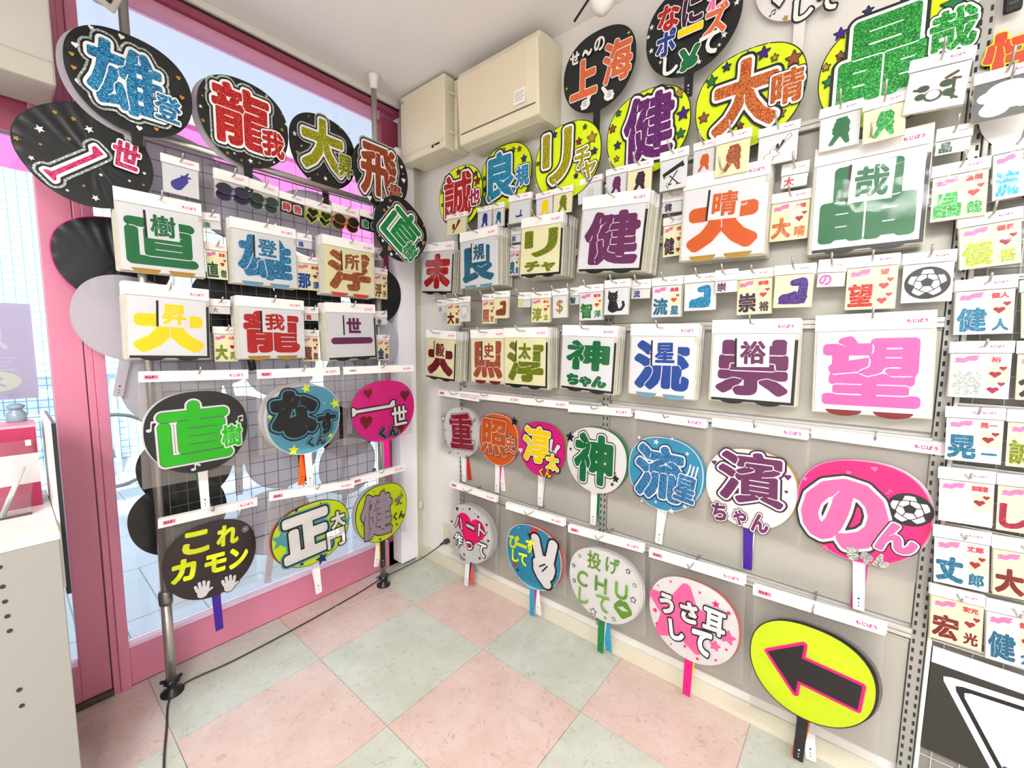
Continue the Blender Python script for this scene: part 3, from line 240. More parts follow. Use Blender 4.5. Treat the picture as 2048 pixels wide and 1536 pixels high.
HEX = dict(k='#16191b', Y='#d3ea06', w='#e6e4e4', white='#eceaea', blue='#58a8c4', blue2='#2f9cc4', cobalt='#1050b4', lpink3='#ff62ac', pink='#ee1294', hot='#ff0a7c', orange='#f26a14',
 brown='#35262a', green='#0c8044', purple='#43149a', yel='#e4ee1c', yelh='#f2d90c', dred='#8c1a22', navy='#16337a', navy2='#1d46a0', copper='#a4522c', gold='#c79a3c',
 sky='#5cc0d0', salmon='#e0685c', coral='#ee4a50', lpink='#ff8cc0', lpink2='#ff6aa6', red='#d21e22', yellow='#f6d800', plum='#7c2a6a', dplum='#3f1440', dgreen='#0d5a36',
 crim='#b81c3c', violet='#5048b0', teal='#14749a', lilac='#c4b4c4', moss='#7cb43c', bgreen='#20bc10', ored='#ee4c20', lblue='#7ab4cc', wb='#cfcbd4', cream='#efe9bd', dgrey='#5c605c', silverf='#c9d2d2', oranget='#f97a44')
FLAT = {}
def deep(h, f=.72):
    return '#'+''.join('%02x'%round(int(h[i:i+2],16)*f**(1/2.2)) for i in (1,3,5))
KEEP = ('bgreen','hot','lpink2','lpink3','silver','k','w','white','Y','wb','cream','yel','yelh','yellow','dgrey','silverf')
def fm(k):
    if k in GL: return glitter('glitter_'+k, deep(GL[k][0],.75), deep(GL[k][1],.85))
    if k == 'film': return FILM
    return mat('print_'+k, HEX[k] if k in KEEP else deep(HEX[k]), rough=.38, spec=.4)
GL = dict(gblue=('#0868a8','#5cc8f0'), gpink=('#c01858','#ff6a9c'), gred=('#b00c18','#ff4a40'), gyel=('#8c9400','#e0dc30'), gcopper=('#a84a20','#f09868'), gcop=('#983c1c','#c8603c'),
 gemer=('#08803c','#30c068'), gcyan=('#1488c0','#50c8f0'), ggold=('#9c9a08','#f0e030'), gpur=('#5c1468','#8c3a90'), gora=('#b85018','#f89850'), ggreen=('#0a7a2c','#50d860'),
 silver=('#9aa6a6','#f0fff0'), gcrim=('#a01040','#d84070'), golive=('#7c8c08','#b4c830'), glime=('#94a820','#d0e040'), gsalmon=('#c04a38','#f08c70'), gteal=('#0c6c98','#38a0bc'),
 gorange=('#c85a20','#f8a060'), gviolet=('#3a1878','#6a40a8'), holo=('#b8c4bc','#ffffff'), goldg=('#a47c20','#f0d870'), gblu=('#1470b0','#58b8f0'))
def film_mat():
    m, nt, b = newmat('clear_film')
    out = nt.nodes['Material Output']
    tr = nt.nodes.new('ShaderNodeBsdfTransparent'); tr.inputs[0].default_value = (.97,.97,.97,1)
    gl = nt.nodes.new('ShaderNodeBsdfGlossy'); gl.inputs['Roughness'].default_value = .07
    n = nt.nodes.new('ShaderNodeTexNoise'); n.noise_type = 'RIDGED_MULTIFRACTAL'; n.inputs['Scale'].default_value = 5; n.inputs['Detail'].default_value = 2.5; n.inputs['Distortion'].default_value = .8
    g = nt.nodes.new('ShaderNodeNewGeometry'); nt.links.new(g.outputs['Position'], n.inputs['Vector'])
    bp = nt.nodes.new('ShaderNodeBump'); bp.inputs['Strength'].default_value = .6; bp.inputs['Distance'].default_value = .02
    nt.links.new(n.outputs[0], bp.inputs['Height']); nt.links.new(bp.outputs[0], gl.inputs['Normal'])
    fr = nt.nodes.new('ShaderNodeFresnel'); fr.inputs[0].default_value = 1.3
    mx = nt.nodes.new('ShaderNodeMixShader'); nt.links.new(fr.outputs[0], mx.inputs[0]); nt.links.new(tr.outputs[0], mx.inputs[1]); nt.links.new(gl.outputs[0], mx.inputs[2])
    df = nt.nodes.new('ShaderNodeBsdfDiffuse'); df.inputs[0].default_value = lin('#c4bcb8')
    m2 = nt.nodes.new('ShaderNodeMixShader'); m2.inputs[0].default_value = .0
    nt.links.new(mx.outputs[0], m2.inputs[1]); nt.links.new(df.outputs[0], m2.inputs[2]); nt.links.new(m2.outputs[0], out.inputs[0])
    return m, m2
FILM, _f = film_mat()
HAZE, _f = film_mat(); HAZE.name = 'hazy_film'; _f.inputs[0].default_value = .28
def glass_mat():
    m, nt, b = newmat('window_glass'); out = nt.nodes['Material Output']
    tr = nt.nodes.new('ShaderNodeBsdfTransparent'); tr.inputs[0].default_value = (.95,.97,.98,1)
    gl = nt.nodes.new('ShaderNodeBsdfGlossy'); gl.inputs['Roughness'].default_value = .02
    fr = nt.nodes.new('ShaderNodeFresnel'); fr.inputs[0].default_value = 1.45
    mx = nt.nodes.new('ShaderNodeMixShader'); nt.links.new(fr.outputs[0], mx.inputs[0]); nt.links.new(tr.outputs[0], mx.inputs[1]); nt.links.new(gl.outputs[0], mx.inputs[2])
    nt.links.new(mx.outputs[0], out.inputs[0]); return m
GLASS = glass_mat()
CARD = mat('white_card', '#eeeceb', .45)
STEEL = mat('chromed_steel', '#bcbab4', .3, .8)
DSTEEL = mat('dull_steel', '#8c8c86', .38, .9)
BLACKP = mat('black_plastic', '#14161a', .4)
# ---------------------------------------------------------------- mesh helpers
def mesh(name, V, F, mats=(), mi=None, smooth=False):
    me = bpy.data.meshes.new(name); me.from_pydata(V, [], F)
    for m in mats: me.materials.append(m)
    if mi is not None: me.polygons.foreach_set('material_index', mi)
    if smooth: me.polygons.foreach_set('use_smooth', [True]*len(F))
    me.update(); return me
def put(name, me, parent=None, loc=(0,0,0), rz=0, scale=None, m=None, label=None):
    o = bpy.data.objects.new(name, me); C.objects.link(o)
    if parent is not None: o.parent = parent
    o.location = loc
    if rz: o.rotation_euler = (0,0,rz)
    if scale: o.scale = scale
    if m is not None:
        if len(me.materials) == 0: me.materials.append(None)
        o.material_slots[0].link = 'OBJECT'; o.material_slots[0].material = m
    if label: o['label'] = label
    return o
_lab = {}
def tag(o, label, cat, group=None):
    o['label'] = label; o['category'] = cat
    if group: o['group'] = group
    return o
def struct(o): o['kind'] = 'structure'; return o
def root(name, w, u, v, n, r=0):
    o = bpy.data.objects.new(name, None); C.objects.link(o); o.empty_display_size = .02
    if w == 'W': M = Matrix(((1,0,0,u),(0,0,-1,-n),(0,1,0,v),(0,0,0,1)))
    else: M = Matrix(((0,0,-1,-n),(-1,0,0,-u),(0,1,0,v),(0,0,0,1)))
    o.matrix_world = M @ Matrix.Rotation(r, 4, 'Z'); return o
def empty(name, loc, rz=0):
    o = bpy.data.objects.new(name, None); C.objects.link(o); o.location = loc; o.rotation_euler = (0,0,rz); o.empty_display_size = .02; return o
BOXF = [(0,3,2,1),(4,5,6,7),(0,1,5,4),(1,2,6,5),(2,3,7,6),(3,0,4,7)]
def boxv(x0,x1,y0,y1,z0,z1): return [(x0,y0,z0),(x1,y0,z0),(x1,y1,z0),(x0,y1,z0),(x0,y0,z1),(x1,y0,z1),(x1,y1,z1),(x0,y1,z1)]
class MB:
    def __init__(s): s.V=[]; s.F=[]; s.mi=[]; s.k=0; s.sm=False
    def add(s, V, F):
        b=len(s.V); s.V += [tuple(v) for v in V]; s.F += [tuple(i+b for i in f) for f in F]; s.mi += [s.k]*len(F); return s
    def box(s,x0,x1,y0,y1,z0,z1):
        x0,x1=min(x0,x1),max(x0,x1);y0,y1=min(y0,y1),max(y0,y1);z0,z1=min(z0,z1),max(z0,z1)
        return s.add(boxv(x0,x1,y0,y1,z0,z1), BOXF)
    def tube(s, pts, r, seg=8, cap=True):
        P=[Vector(p) for p in pts]; R = r if isinstance(r,(list,tuple)) else [r]*len(P); V=[]; F=[]
        t0=(P[1]-P[0]).normalized(); a = Vector((0,0,1)) if abs(t0.z)<.9 else Vector((1,0,0)); nrm=t0.cross(a).normalized()
        for i,p in enumerate(P):
            if i==0: t=t0
            elif i==len(P)-1: t=(P[i]-P[i-1]).normalized()
            else: t=((P[i]-P[i-1]).normalized()+(P[i+1]-P[i]).normalized()).normalized()
            nrm=(nrm-t*nrm.dot(t)).normalized(); bn=t.cross(nrm)
            for k in range(seg):
                q=2*PI*k/seg; V.append(p+R[i]*(math.cos(q)*nrm+math.sin(q)*bn))
        for i in range(len(P)-1):
            for k in range(seg): F.append((i*seg+k, i*seg+(k+1)%seg, (i+1)*seg+(k+1)%seg, (i+1)*seg+k))
        if cap: F.append(tuple(range(seg))[::-1]); F.append(tuple((len(P)-1)*seg+k for k in range(seg)))
        return s.add(V,F)
    def lathe(s, prof, c=(0,0,0), seg=20):
        V=[];F=[]
        for r,z in prof:
            for k in range(seg): q=2*PI*k/seg; V.append((c[0]+r*math.cos(q), c[1]+r*math.sin(q), c[2]+z))
        for i in range(len(prof)-1):
            for k in range(seg): F.append((i*seg+k, i*seg+(k+1)%seg, (i+1)*seg+(k+1)%seg, (i+1)*seg+k))
        F.append(tuple(range(seg))[::-1]); F.append(tuple((len(prof)-1)*seg+k for k in range(seg)))
        return s.add(V,F)
    def prism(s, poly, z0, z1):
        n=len(poly); V=[(x,y,z0) for x,y in poly]+[(x,y,z1) for x,y in poly]
        F=[tuple(range(n))[::-1], tuple(range(n,2*n))]+[(i,(i+1)%n,n+(i+1)%n,n+i) for i in range(n)]
        return s.add(V,F)
    def mesh(s, name, mats=(), smooth=False): return mesh(name, s.V, s.F, mats, s.mi if len(mats)>1 else None, smooth)
    def obj(s, name, mats, parent=None, smooth=False, bevel=0, label=None, **k):
        if not isinstance(mats,(list,tuple)): mats=[mats]
        o = put(name, s.mesh(name, mats, smooth), parent, label=label, **k)
        if bevel:
            b=o.modifiers.new('bevel','BEVEL'); b.width=bevel; b.segments=2; b.limit_method='ANGLE'
        return o
def box(name, m, x0,x1,y0,y1,z0,z1, parent=None, bevel=0, label=None): return MB().box(x0,x1,y0,y1,z0,z1).obj(name, m, parent, bevel=bevel, label=label)
# ---------------------------------------------------------------- distance fields -> clean sticker outlines
N = 160; PAD = .22
def edt(mask, K):                            # distance (cells) from every cell to the nearest True cell, up to K
    INF = 1e6; n = mask.shape[0]; i = np.arange(n)[:,None]
    up = i-np.maximum.accumulate(np.where(mask, i, -10**6), 0); dn = np.minimum.accumulate(np.where(mask, i, 10**6)[::-1], 0)[::-1]-i
    g = np.minimum(np.minimum(up, dn), 2*K).astype(np.float32)**2; h = g.copy()
    for s in range(1, K+1):
        np.minimum(h[:,s:], g[:,:-s]+s*s, out=h[:,s:]); np.minimum(h[:,:-s], g[:,s:]+s*s, out=h[:,:-s])
    return np.sqrt(h)
KO = int(.2/1.44*2*N)+2
def signed(mask):
    return np.where(mask, -(edt(~mask,10)-.5), edt(mask,KO)-.5)
FIELD = {}                                   # key -> (field in unit lengths, x0, y0, step, ink bbox)
def store(key, mask_hi, x0, y0, step):       # mask at 2x resolution
    n = mask_hi.shape[0]//2
    sd = signed(mask_hi)*step/2
    s = sd[:2*n,:2*n].reshape(n,2,n,2).mean((1,3))
    # where two strokes face each other across a narrow gap: keep a hairline open there
    gy_,gx_ = np.gradient(sd/(step/2)); ridge = (np.hypot(gx_,gy_)<.55)&(sd>.011)&(sd<.075)
    rd = edt(ridge, 12)*step/2 if ridge.any() else np.full_like(sd, 1.)
    rr = rd.reshape(n,2,n,2).mean((1,3)).astype(float)
    ys,xs = np.nonzero(mask_hi)
    FIELD[key] = (s.astype(float), rr, x0, y0, step, (x0+xs.min()*step/2, x0+(xs.max()+1)*step/2, y0+ys.min()*step/2, y0+(ys.max()+1)*step/2))
def raster_text(strings):
    obs = []
    for s in strings:
        c = bpy.data.curves.new('t','FONT'); c.body = s; c.resolution_u = 3; c.fill_mode='FRONT'
        o = bpy.data.objects.new('t', c); C.objects.link(o); obs.append(o)
    dg = bpy.context.evaluated_depsgraph_get(); dg.update()
    for s,o in zip(strings,obs):
        e = o.evaluated_get(dg); me = e.to_mesh(); me.calc_loop_triangles()
        V = np.array([v.co[:2] for v in me.vertices]); T = np.array([t.vertices[:] for t in me.loop_triangles])
        if len(V)==0: print('NO GLYPH',s); e.to_mesh_clear(); continue
        mn,mx = V.min(0),V.max(0); size = max(mx-mn)
        S = 1.0/size; L = 1+2*PAD; step = L/N
        cen = (mn+mx)/2; P = (V-cen)*S/(step/2)+N     # hi-res pixel coordinates
        M = np.zeros((2*N,2*N),bool)
        for t in T:
            a,b,c_ = P[t]; x0,y0 = np.floor(P[t].min(0)).astype(int); x1,y1 = np.ceil(P[t].max(0)).astype(int)+1
            x0,y0=max(x0,0),max(y0,0); xs=np.arange(x0,x1)+.5; ys=np.arange(y0,y1)+.5
            X,Y=np.meshgrid(xs,ys)
            def ed(p,q): return (q[0]-p[0])*(Y-p[1])-(q[1]-p[1])*(X-p[0])
            e1,e2,e3=ed(a,b),ed(b,c_),ed(c_,a)
            M[y0:y1,x0:x1] |= ((e1>=0)&(e2>=0)&(e3>=0))|((e1<=0)&(e2<=0)&(e3<=0))
        store(s, M, -L/2, -L/2, step); e.to_mesh_clear()
    for o in obs:
        c=o.data; bpy.data.objects.remove(o); bpy.data.curves.remove(c)
# --- drawn shapes, each a function of a grid on [-.5,.5]
def gx():
    L=1+2*PAD; a=-L/2+(np.arange(2*N)+.5)*L/(2*N); return np.meshgrid(a,a)
GX,GY = gx()
def disc(x,y,r,ry=None): return ((GX-x)/r)**2+((GY-y)/(ry or r))**2<1
def cap(x0,y0,x1,y1,r0,r1=None):
    r1=r0 if r1 is None else r1; dx,dy=x1-x0,y1-y0; t=np.clip(((GX-x0)*dx+(GY-y0)*dy)/(dx*dx+dy*dy+1e-9),0,1)
    return np.hypot(GX-x0-t*dx,GY-y0-t*dy)<r0+(r1-r0)*t
def path(pts,r):
    m=np.zeros_like(GX,bool)
    for a,b in zip(pts[:-1],pts[1:]): m|=cap(*a,*b,r)
    return m
def poly(pts):
    m=np.zeros_like(GX,bool); n=len(pts)
    for i in range(n):
        (x0,y0),(x1,y1)=pts[i],pts[(i+1)%n]
        if y0==y1: continue
        m ^= ((GY>=min(y0,y1))&(GY<max(y0,y1))&(GX < x0+(GY-y0)*(x1-x0)/(y1-y0)))
    return m
def starp(r=.5,q=.44,rot=0): return [(r*(1 if k%2==0 else q)*math.sin(PI*k/5+rot), r*(1 if k%2==0 else q)*math.cos(PI*k/5+rot)) for k in range(10)]
def S_heart(): return disc(-.24,.16,.27)|disc(.24,.16,.27)|poly([(-.49,.07),(0,-.5),(.49,.07),(.2,.2),(0,.12),(-.2,.2)])
def S_shapes():
    D={}
    D['star']=poly(starp()); D['staro']=poly(starp()); D['star4']=poly([(0,.5),(.1,.1),(.5,0),(.1,-.1),(0,-.5),(-.1,-.1),(-.5,0),(-.1,.1)])
    D['starr']=poly(starp(.40,.50))
    D['直']=cap(-.42,.31,.42,.31,.025)|cap(.0,.2,.0,.47,.025)|cap(-.42,.14,-.42,-.44,.025)|cap(-.42,-.44,.45,-.44,.025)|cap(-.17,.15,.37,.15,.02)|cap(-.17,.15,-.17,-.27,.02)|cap(.37,.15,.37,-.27,.02)|cap(-.17,.01,.37,.01,.018)|cap(-.17,-.13,.37,-.13,.018)|cap(-.17,-.27,.37,-.27,.02)
    D['heart']=S_heart()
    D['bar']=poly([(-.5,.10),(-.46,.10),(-.40,.035),(.36,.035),(.43,.13),(.5,.13),(.5,-.035),(-.40,-.035),(-.46,-.10),(-.5,-.10)])
    D['barr']=cap(-.42,0,.42,0,.075)
    D['note']=disc(-.2,-.33,.19,.15)|cap(-.04,-.3,-.04,.42,.05)|poly([(-.06,.5),(.4,.1),(.34,-.1),(-.06,.2)])
    D['note2']=disc(-.3,-.3,.17,.13)|disc(.26,-.22,.17,.13)|cap(-.17,-.28,-.1,.35,.045)|cap(.39,-.2,.42,.42,.045)|poly([(-.14,.22),(-.14,.4),(.47,.5),(.45,.3)])
    D['tooth']=cap(-.16,.22,-.16,-.05,.22,.18)|cap(.16,.22,.16,-.05,.22,.18)|cap(-.2,0,-.14,-.42,.15,.05)|cap(.2,0,.14,-.42,.15,.05)
    D['arm']=cap(-.3,-.28,.12,-.28,.19,.2)|cap(.2,-.25,.24,.25,.15,.13)|cap(.2,.33,-.05,.3,.15,.12)|poly([(-.5,-.46),(.3,-.46),(.38,-.2),(0,0),(-.42,-.15)])
    D['ribbon']=disc(.0,.25,.22,.24)|disc(-.12,.12,.14)|disc(-.16,.0,.1)|cap(0,.1,.16,-.4,.15,.07)|cap(-.02,.05,-.28,-.42,.1,.07)|cap(-.12,.45,.1,.46,.05)|cap(0,.1,.02,.0,.2)
    D['bat']=cap(-.35,-.45,.0,-.02,.04,.05)|cap(0,0,.22,.42,.07,.13)|disc(-.3,.12,.13,.15)|cap(-.32,.05,-.36,-.2,.1,.06)|cap(-.26,.05,-.16,-.2,.08,.05)
    D['cat']=disc(-.1,.2,.23,.2)|poly([(-.32,.28),(-.3,.5),(-.12,.36)])|poly([(.1,.28),(.12,.5),(-.06,.36)])|cap(-.1,.0,-.08,-.28,.17,.24)|path([(.1,-.4),(.3,-.38),(.4,-.2),(.36,-.05)],.06)
    D['eggplant']=cap(-.2,-.22,.1,.1,.27,.2)|cap(.1,.1,.2,.3,.17,.1)|cap(.2,.36,.3,.5,.04)|cap(.02,.3,.38,.28,.05)
    D['keys']=poly([(-.5,-.02),(.42,.35),(.5,.15),(-.42,-.22)])|path([(-.2,-.1),(.25,-.5)],.025)|path([(.25,.1),(-.2,-.48)],.025)|cap(-.3,-.5,-.05,-.46,.02)|cap(.15,-.5,.35,-.5,.02)
    D['guitar']=disc(-.3,-.32,.18)|disc(-.12,-.16,.13)|cap(-.1,-.15,.4,.4,.035)|cap(.38,.38,.46,.46,.06)|cap(-.2,-.05,-.1,.06,.05)|cap(-.05,-.25,.05,-.2,.05)
    D['drum']=disc(-.05,-.22,.2)|disc(-.3,.1,.13,.11)|disc(.22,.15,.14,.12)|disc(.3,-.2,.13,.12)|cap(-.5,.1,-.25,.02,.025)|cap(.2,.35,.42,.5,.03)|cap(.35,.28,.5,.26,.025)|path([(.38,.3),(.4,-.45)],.02)|cap(.3,-.3,.5,-.46,.02)|disc(-.34,-.2,.11)
    D['skate']=cap(-.3,-.35,.3,-.3,.1)|cap(.1,-.3,.2,.3,.07)|cap(-.4,-.3,-.4,-.1,.03)
    D['head']=disc(.1,.12,.36,.34)|disc(-.2,.0,.2)|cap(.0,-.1,-.1,-.45,.2,.25)|cap(.2,-.1,.35,-.45,.2,.1)|poly([(-.3,-.5),(.5,-.5),(.4,-.2),(-.2,-.2)])
    D['thumb']=disc(-.05,-.2,.26,.24)|cap(.0,-.1,.3,.34,.12,.09)|cap(-.25,-.05,-.1,-.02,.1)|cap(-.32,-.22,-.1,-.2,.1)|cap(-.28,-.36,-.05,-.38,.1)
    D['thumbr']=D['thumb'][:,::-1].copy()
    D['hand']=cap(0,-.25,.02,-.1,.24,.26)|cap(-.22,.0,-.28,.28,.07)|cap(-.07,.05,-.1,.42,.07)|cap(.1,.05,.1,.42,.07)|cap(.25,.0,.3,.3,.07)|cap(.12,-.25,.42,-.12,.1,.06)
    D['peace']=cap(.02,-.18,.04,-.1,.21,.21)|cap(-.06,.0,-.16,.4,.085,.085)|cap(.13,.0,.2,.4,.085,.085)|cap(-.1,-.08,.05,-.2,.1)|cap(.0,-.3,.08,-.42,.13,.1)
    D['bunny']=disc(0,-.18,.28,.26)|cap(-.1,0,-.26,.38,.1,.1)|cap(.08,0,.24,.38,.1,.1)|cap(-.15,-.3,-.2,-.4,.12)
    D['rabbit']=cap(-.2,-.35,-.14,.4,.06,.1)|cap(.1,-.35,.3,.05,.08,.13)|cap(-.2,-.4,.1,-.4,.1)
    D['lips']=(cap(-.3,.0,-.1,.2,.12,.13)|cap(.3,.0,.1,.2,.12,.13)|cap(-.3,-.05,0,-.26,.12,.14)|cap(.3,-.05,0,-.26,.12,.14))&~poly([(-.28,.0),(0,.08),(.28,.0),(0,-.1)])
    b=disc(0,0,.18)&~disc(0,0,.09)
    for k in range(8):
        a=PI*k/4; b|=cap(.3*math.cos(a),.3*math.sin(a),.43*math.cos(a),.43*math.sin(a),.045)
    D['burst']=b
    D['arrow']=poly([(-.5,.03),(-.12,.34),(-.12,.15),(.5,.15),(.5,-.17),(-.12,-.17),(-.12,-.36)])
    D['banner']=path([(-.3,-.06),(-.1,-.1),(.1,.06),(.3,.04)],.12)|poly([(-.5,-.02),(-.38,-.1),(-.46,-.24),(-.15,-.2),(-.2,0)])|poly([(.5,.02),(.42,.1),(.48,.24),(.15,.2),(.2,0)])
    h=disc(0,0,.5)
    D['disc']=h
    pent=lambda cx,cy,r,rot: poly([(cx+r*math.sin(2*PI*k/5+rot),cy+r*math.cos(2*PI*k/5+rot)) for k in range(5)])
    bm=pent(0,.02,.17,0); ring=h&~disc(0,0,.465); bm|=ring
    for k in range(5):
        a=2*PI*k/5; s,c=math.sin(a),math.cos(a)
        bm|=cap(.15*s,.15*c+.02,.3*s,.3*c,.014)
        b2=a+PI/5; s2,c2=math.sin(b2),math.cos(b2); a3=a+2*PI/5; s3,c3=math.sin(a3),math.cos(a3)
        bm|=cap(.3*s,.3*c,.36*s2,.36*c2,.014)|cap(.3*s3,.3*c3,.36*s2,.36*c2,.014)
        bm|=(pent(.48*s2,.48*c2,.17,b2+PI)&h)
    D['ballk']=bm
    return D
for k,m in S_shapes().items(): store(k, m, -(1+2*PAD)/2, -(1+2*PAD)/2, (1+2*PAD)/N)
strings=set(['もじぱう','現品限り','1980円','魚','水','$','●','毅','如恵留','丈一郎','晃一','宏光'])
for f in FANS:
    for g in f.get('g',[]): strings.add(g[0])
for b in BIG:
    for k in ('ch','tag','sub'):
        if b.get(k): strings.add(b[k])
for s in SMALL:
    for k in ('ch','c2','c3'):
        if s.get(k):
            strings.add(s[k])
            if s['k']=='pic2': strings.update(s[k])
    if s['k']=='name' and s.get('c2') : strings.add(s['ch']+s['c2'])
strings.discard('直'); raster_text(sorted(strings))
def loops(field, lev):
    F=field-lev; n,m=F.shape; ins=F<0
    code=(ins[:-1,:-1]*1+ins[:-1,1:]*2+ins[1:,1:]*4+ins[1:,:-1]*8)
    I,J=np.nonzero((code>0)&(code<15)); nxt={}; pt={}
    def hp(i,j):
        k=(i,j,0)
        if k not in pt: a,b=F[i,j],F[i,j+1]; pt[k]=(j+a/(a-b),float(i))
        return k
    def vp(i,j):
        k=(i,j,1)
        if k not in pt: a,b=F[i,j],F[i+1,j]; pt[k]=(float(j),i+a/(a-b))
        return k
    for i,j in zip(I.tolist(),J.tolist()):
        c=int(code[i,j])
        def B_(): return hp(i,j)
        def T_(): return hp(i+1,j)
        def L_(): return vp(i,j)
        def R_(): return vp(i,j+1)
        # interior kept on the left
        seg={1:((B_,L_),),2:((R_,B_),),3:((R_,L_),),4:((T_,R_),),5:((B_,R_),(T_,L_)),6:((T_,B_),),7:((T_,L_),),8:((L_,T_),),9:((B_,T_),),10:((R_,T_),(L_,B_)),11:((R_,T_),),12:((L_,R_),),13:((B_,R_),),14:((L_,B_),)}[c]
        for a,b in seg: nxt[a()]=b()
    out=[]
    while nxt:
        k0,k=nxt.popitem(); L=[pt[k0]]; 
        while k!=k0:
            L.append(pt[k]); k=nxt.pop(k,None)
            if k is None: break
        out.append(L)
    return out
def simplify(L, tol):
    P=np.array(L); n=len(P)
    if n<8: return None if n<5 else L
    c=P.mean(0); a=int(np.argmax(((P-c)**2).sum(1))); P=np.roll(P,-a,0); b=int(np.argmax(((P-P[0])**2).sum(1)))
    keep=np.zeros(n+1,bool); keep[0]=keep[b]=keep[n]=True; Q=np.vstack([P,P[:1]]); st=[(0,b),(b,n)]
    while st:
        i,j=st.pop()
        if j-i<2: continue
        d=Q[j]-Q[i]; l=math.hypot(*d); X=Q[i+1:j]-Q[i]
        e=np.abs(X[:,0]*d[1]-X[:,1]*d[0])/l if l>1e-9 else np.hypot(X[:,0],X[:,1])
        k=int(np.argmax(e))
        if e[k]>tol: k+=i+1; keep[k]=True; st+=[(i,k),(k,j)]
    R=Q[:-1][keep[:-1]]
    return R.tolist() if len(R)>=3 else None
_GM={}
def gmesh(key, base, lev, sx, sy, tol=.16, carve=False):
    """outline of a character grown by lev; scaled so that the shape grown by base is sx x sy"""
    kk=(key,carve,round(base,3),round(lev,3),round(sx,3),round(sy,3))
    if kk in _GM: return _GM[kk]
    if key not in FIELD: return None
    fld,rid,x0,y0,st,(a,b,c,d)=FIELD[key]
    w_=(b-a)+2*base; h_=(d-c)+2*base; cx,cy=(a+b)/2,(c+d)/2; L=[]
    if carve: fld=np.maximum(fld,lev+.0085-rid)
    for l in loops(fld,lev):
        s=simplify(l,tol)
        if s: L.append(s)
    if not L: return None
    P=[Vector(p) for l in L for p in l]; E=[]; k=0
    for l in L:
        E+=[(k+i,k+(i+1)%len(l)) for i in range(len(l))]; k+=len(l)
    vs,es,fs,_a,_b,_c=delaunay_2d_cdt(P,E,[],0,1e-4)
    A=np.array([v[:] for v in vs]); T=np.array(fs)
    if not len(T): return None
    def samp(q):
        n_=fld.shape[0]; X=np.clip(q[:,0],0,n_-1.001); Y=np.clip(q[:,1],0,n_-1.001); i=Y.astype(int); j=X.astype(int); u=X-j; v=Y-i
        return fld[i,j]*(1-u)*(1-v)+fld[i,j+1]*u*(1-v)+fld[i+1,j]*(1-u)*v+fld[i+1,j+1]*u*v
    T=T[samp(A[T].mean(1))<lev]
    X=(x0+(A[:,0]+.5)*st-cx)*sx/w_; Y=(y0+(A[:,1]+.5)*st-cy)*sy/h_
    V=[(float(x),float(y),0.) for x,y in zip(X,Y)]; F=[tuple(int(i) for i in q) for q in T]
    if F:
        (ax,ay,_),(bx,by,_),(cx_,cy_,_)=[V[i] for i in F[0]]
        if (bx-ax)*(cy_-ay)-(by-ay)*(cx_-ax)<0: F=[f[::-1] for f in F]
    me=mesh(key if key.isascii() and key.isalpha() else 'letter', V, F); _GM[kk]=me; return me
def autob(key):                              # how far to fatten a character
    return .035 if len(key)>1 else (.04 if key in '雄登誠龍濱飛' else .05)
def letter(parent, key, x, y, w_, h_, z, m, borders=(), base=None, rot=0, name='letter', dz=.0003):
    """borders: (extra growth in metres, material) from inner to outer"""
    if key not in FIELD: return None
    b=autob(key) if base is None else base
    fld,rid,x0,y0,st,bb=FIELD[key]; k=(bb[1]-bb[0]+bb[3]-bb[2]+4*b)/(w_+h_)     # field units per metre
    me=gmesh(key,b,b,w_,h_,carve=name=='letter')
    if me is None: return None
    o=put(name, me, parent, (x,y,z+dz*len(borders)), rot, m=m)
    for i,(g,bm) in enumerate(borders):
        lv=min(b+g*k, PAD-.012)
        mb=gmesh(key,b,lv,w_,h_)
        if mb: put('border' if i==0 else ('outline' if i==1 else 'outer_rim'), mb, o, (0,0,-dz*(i+1)), m=bm)
    return o
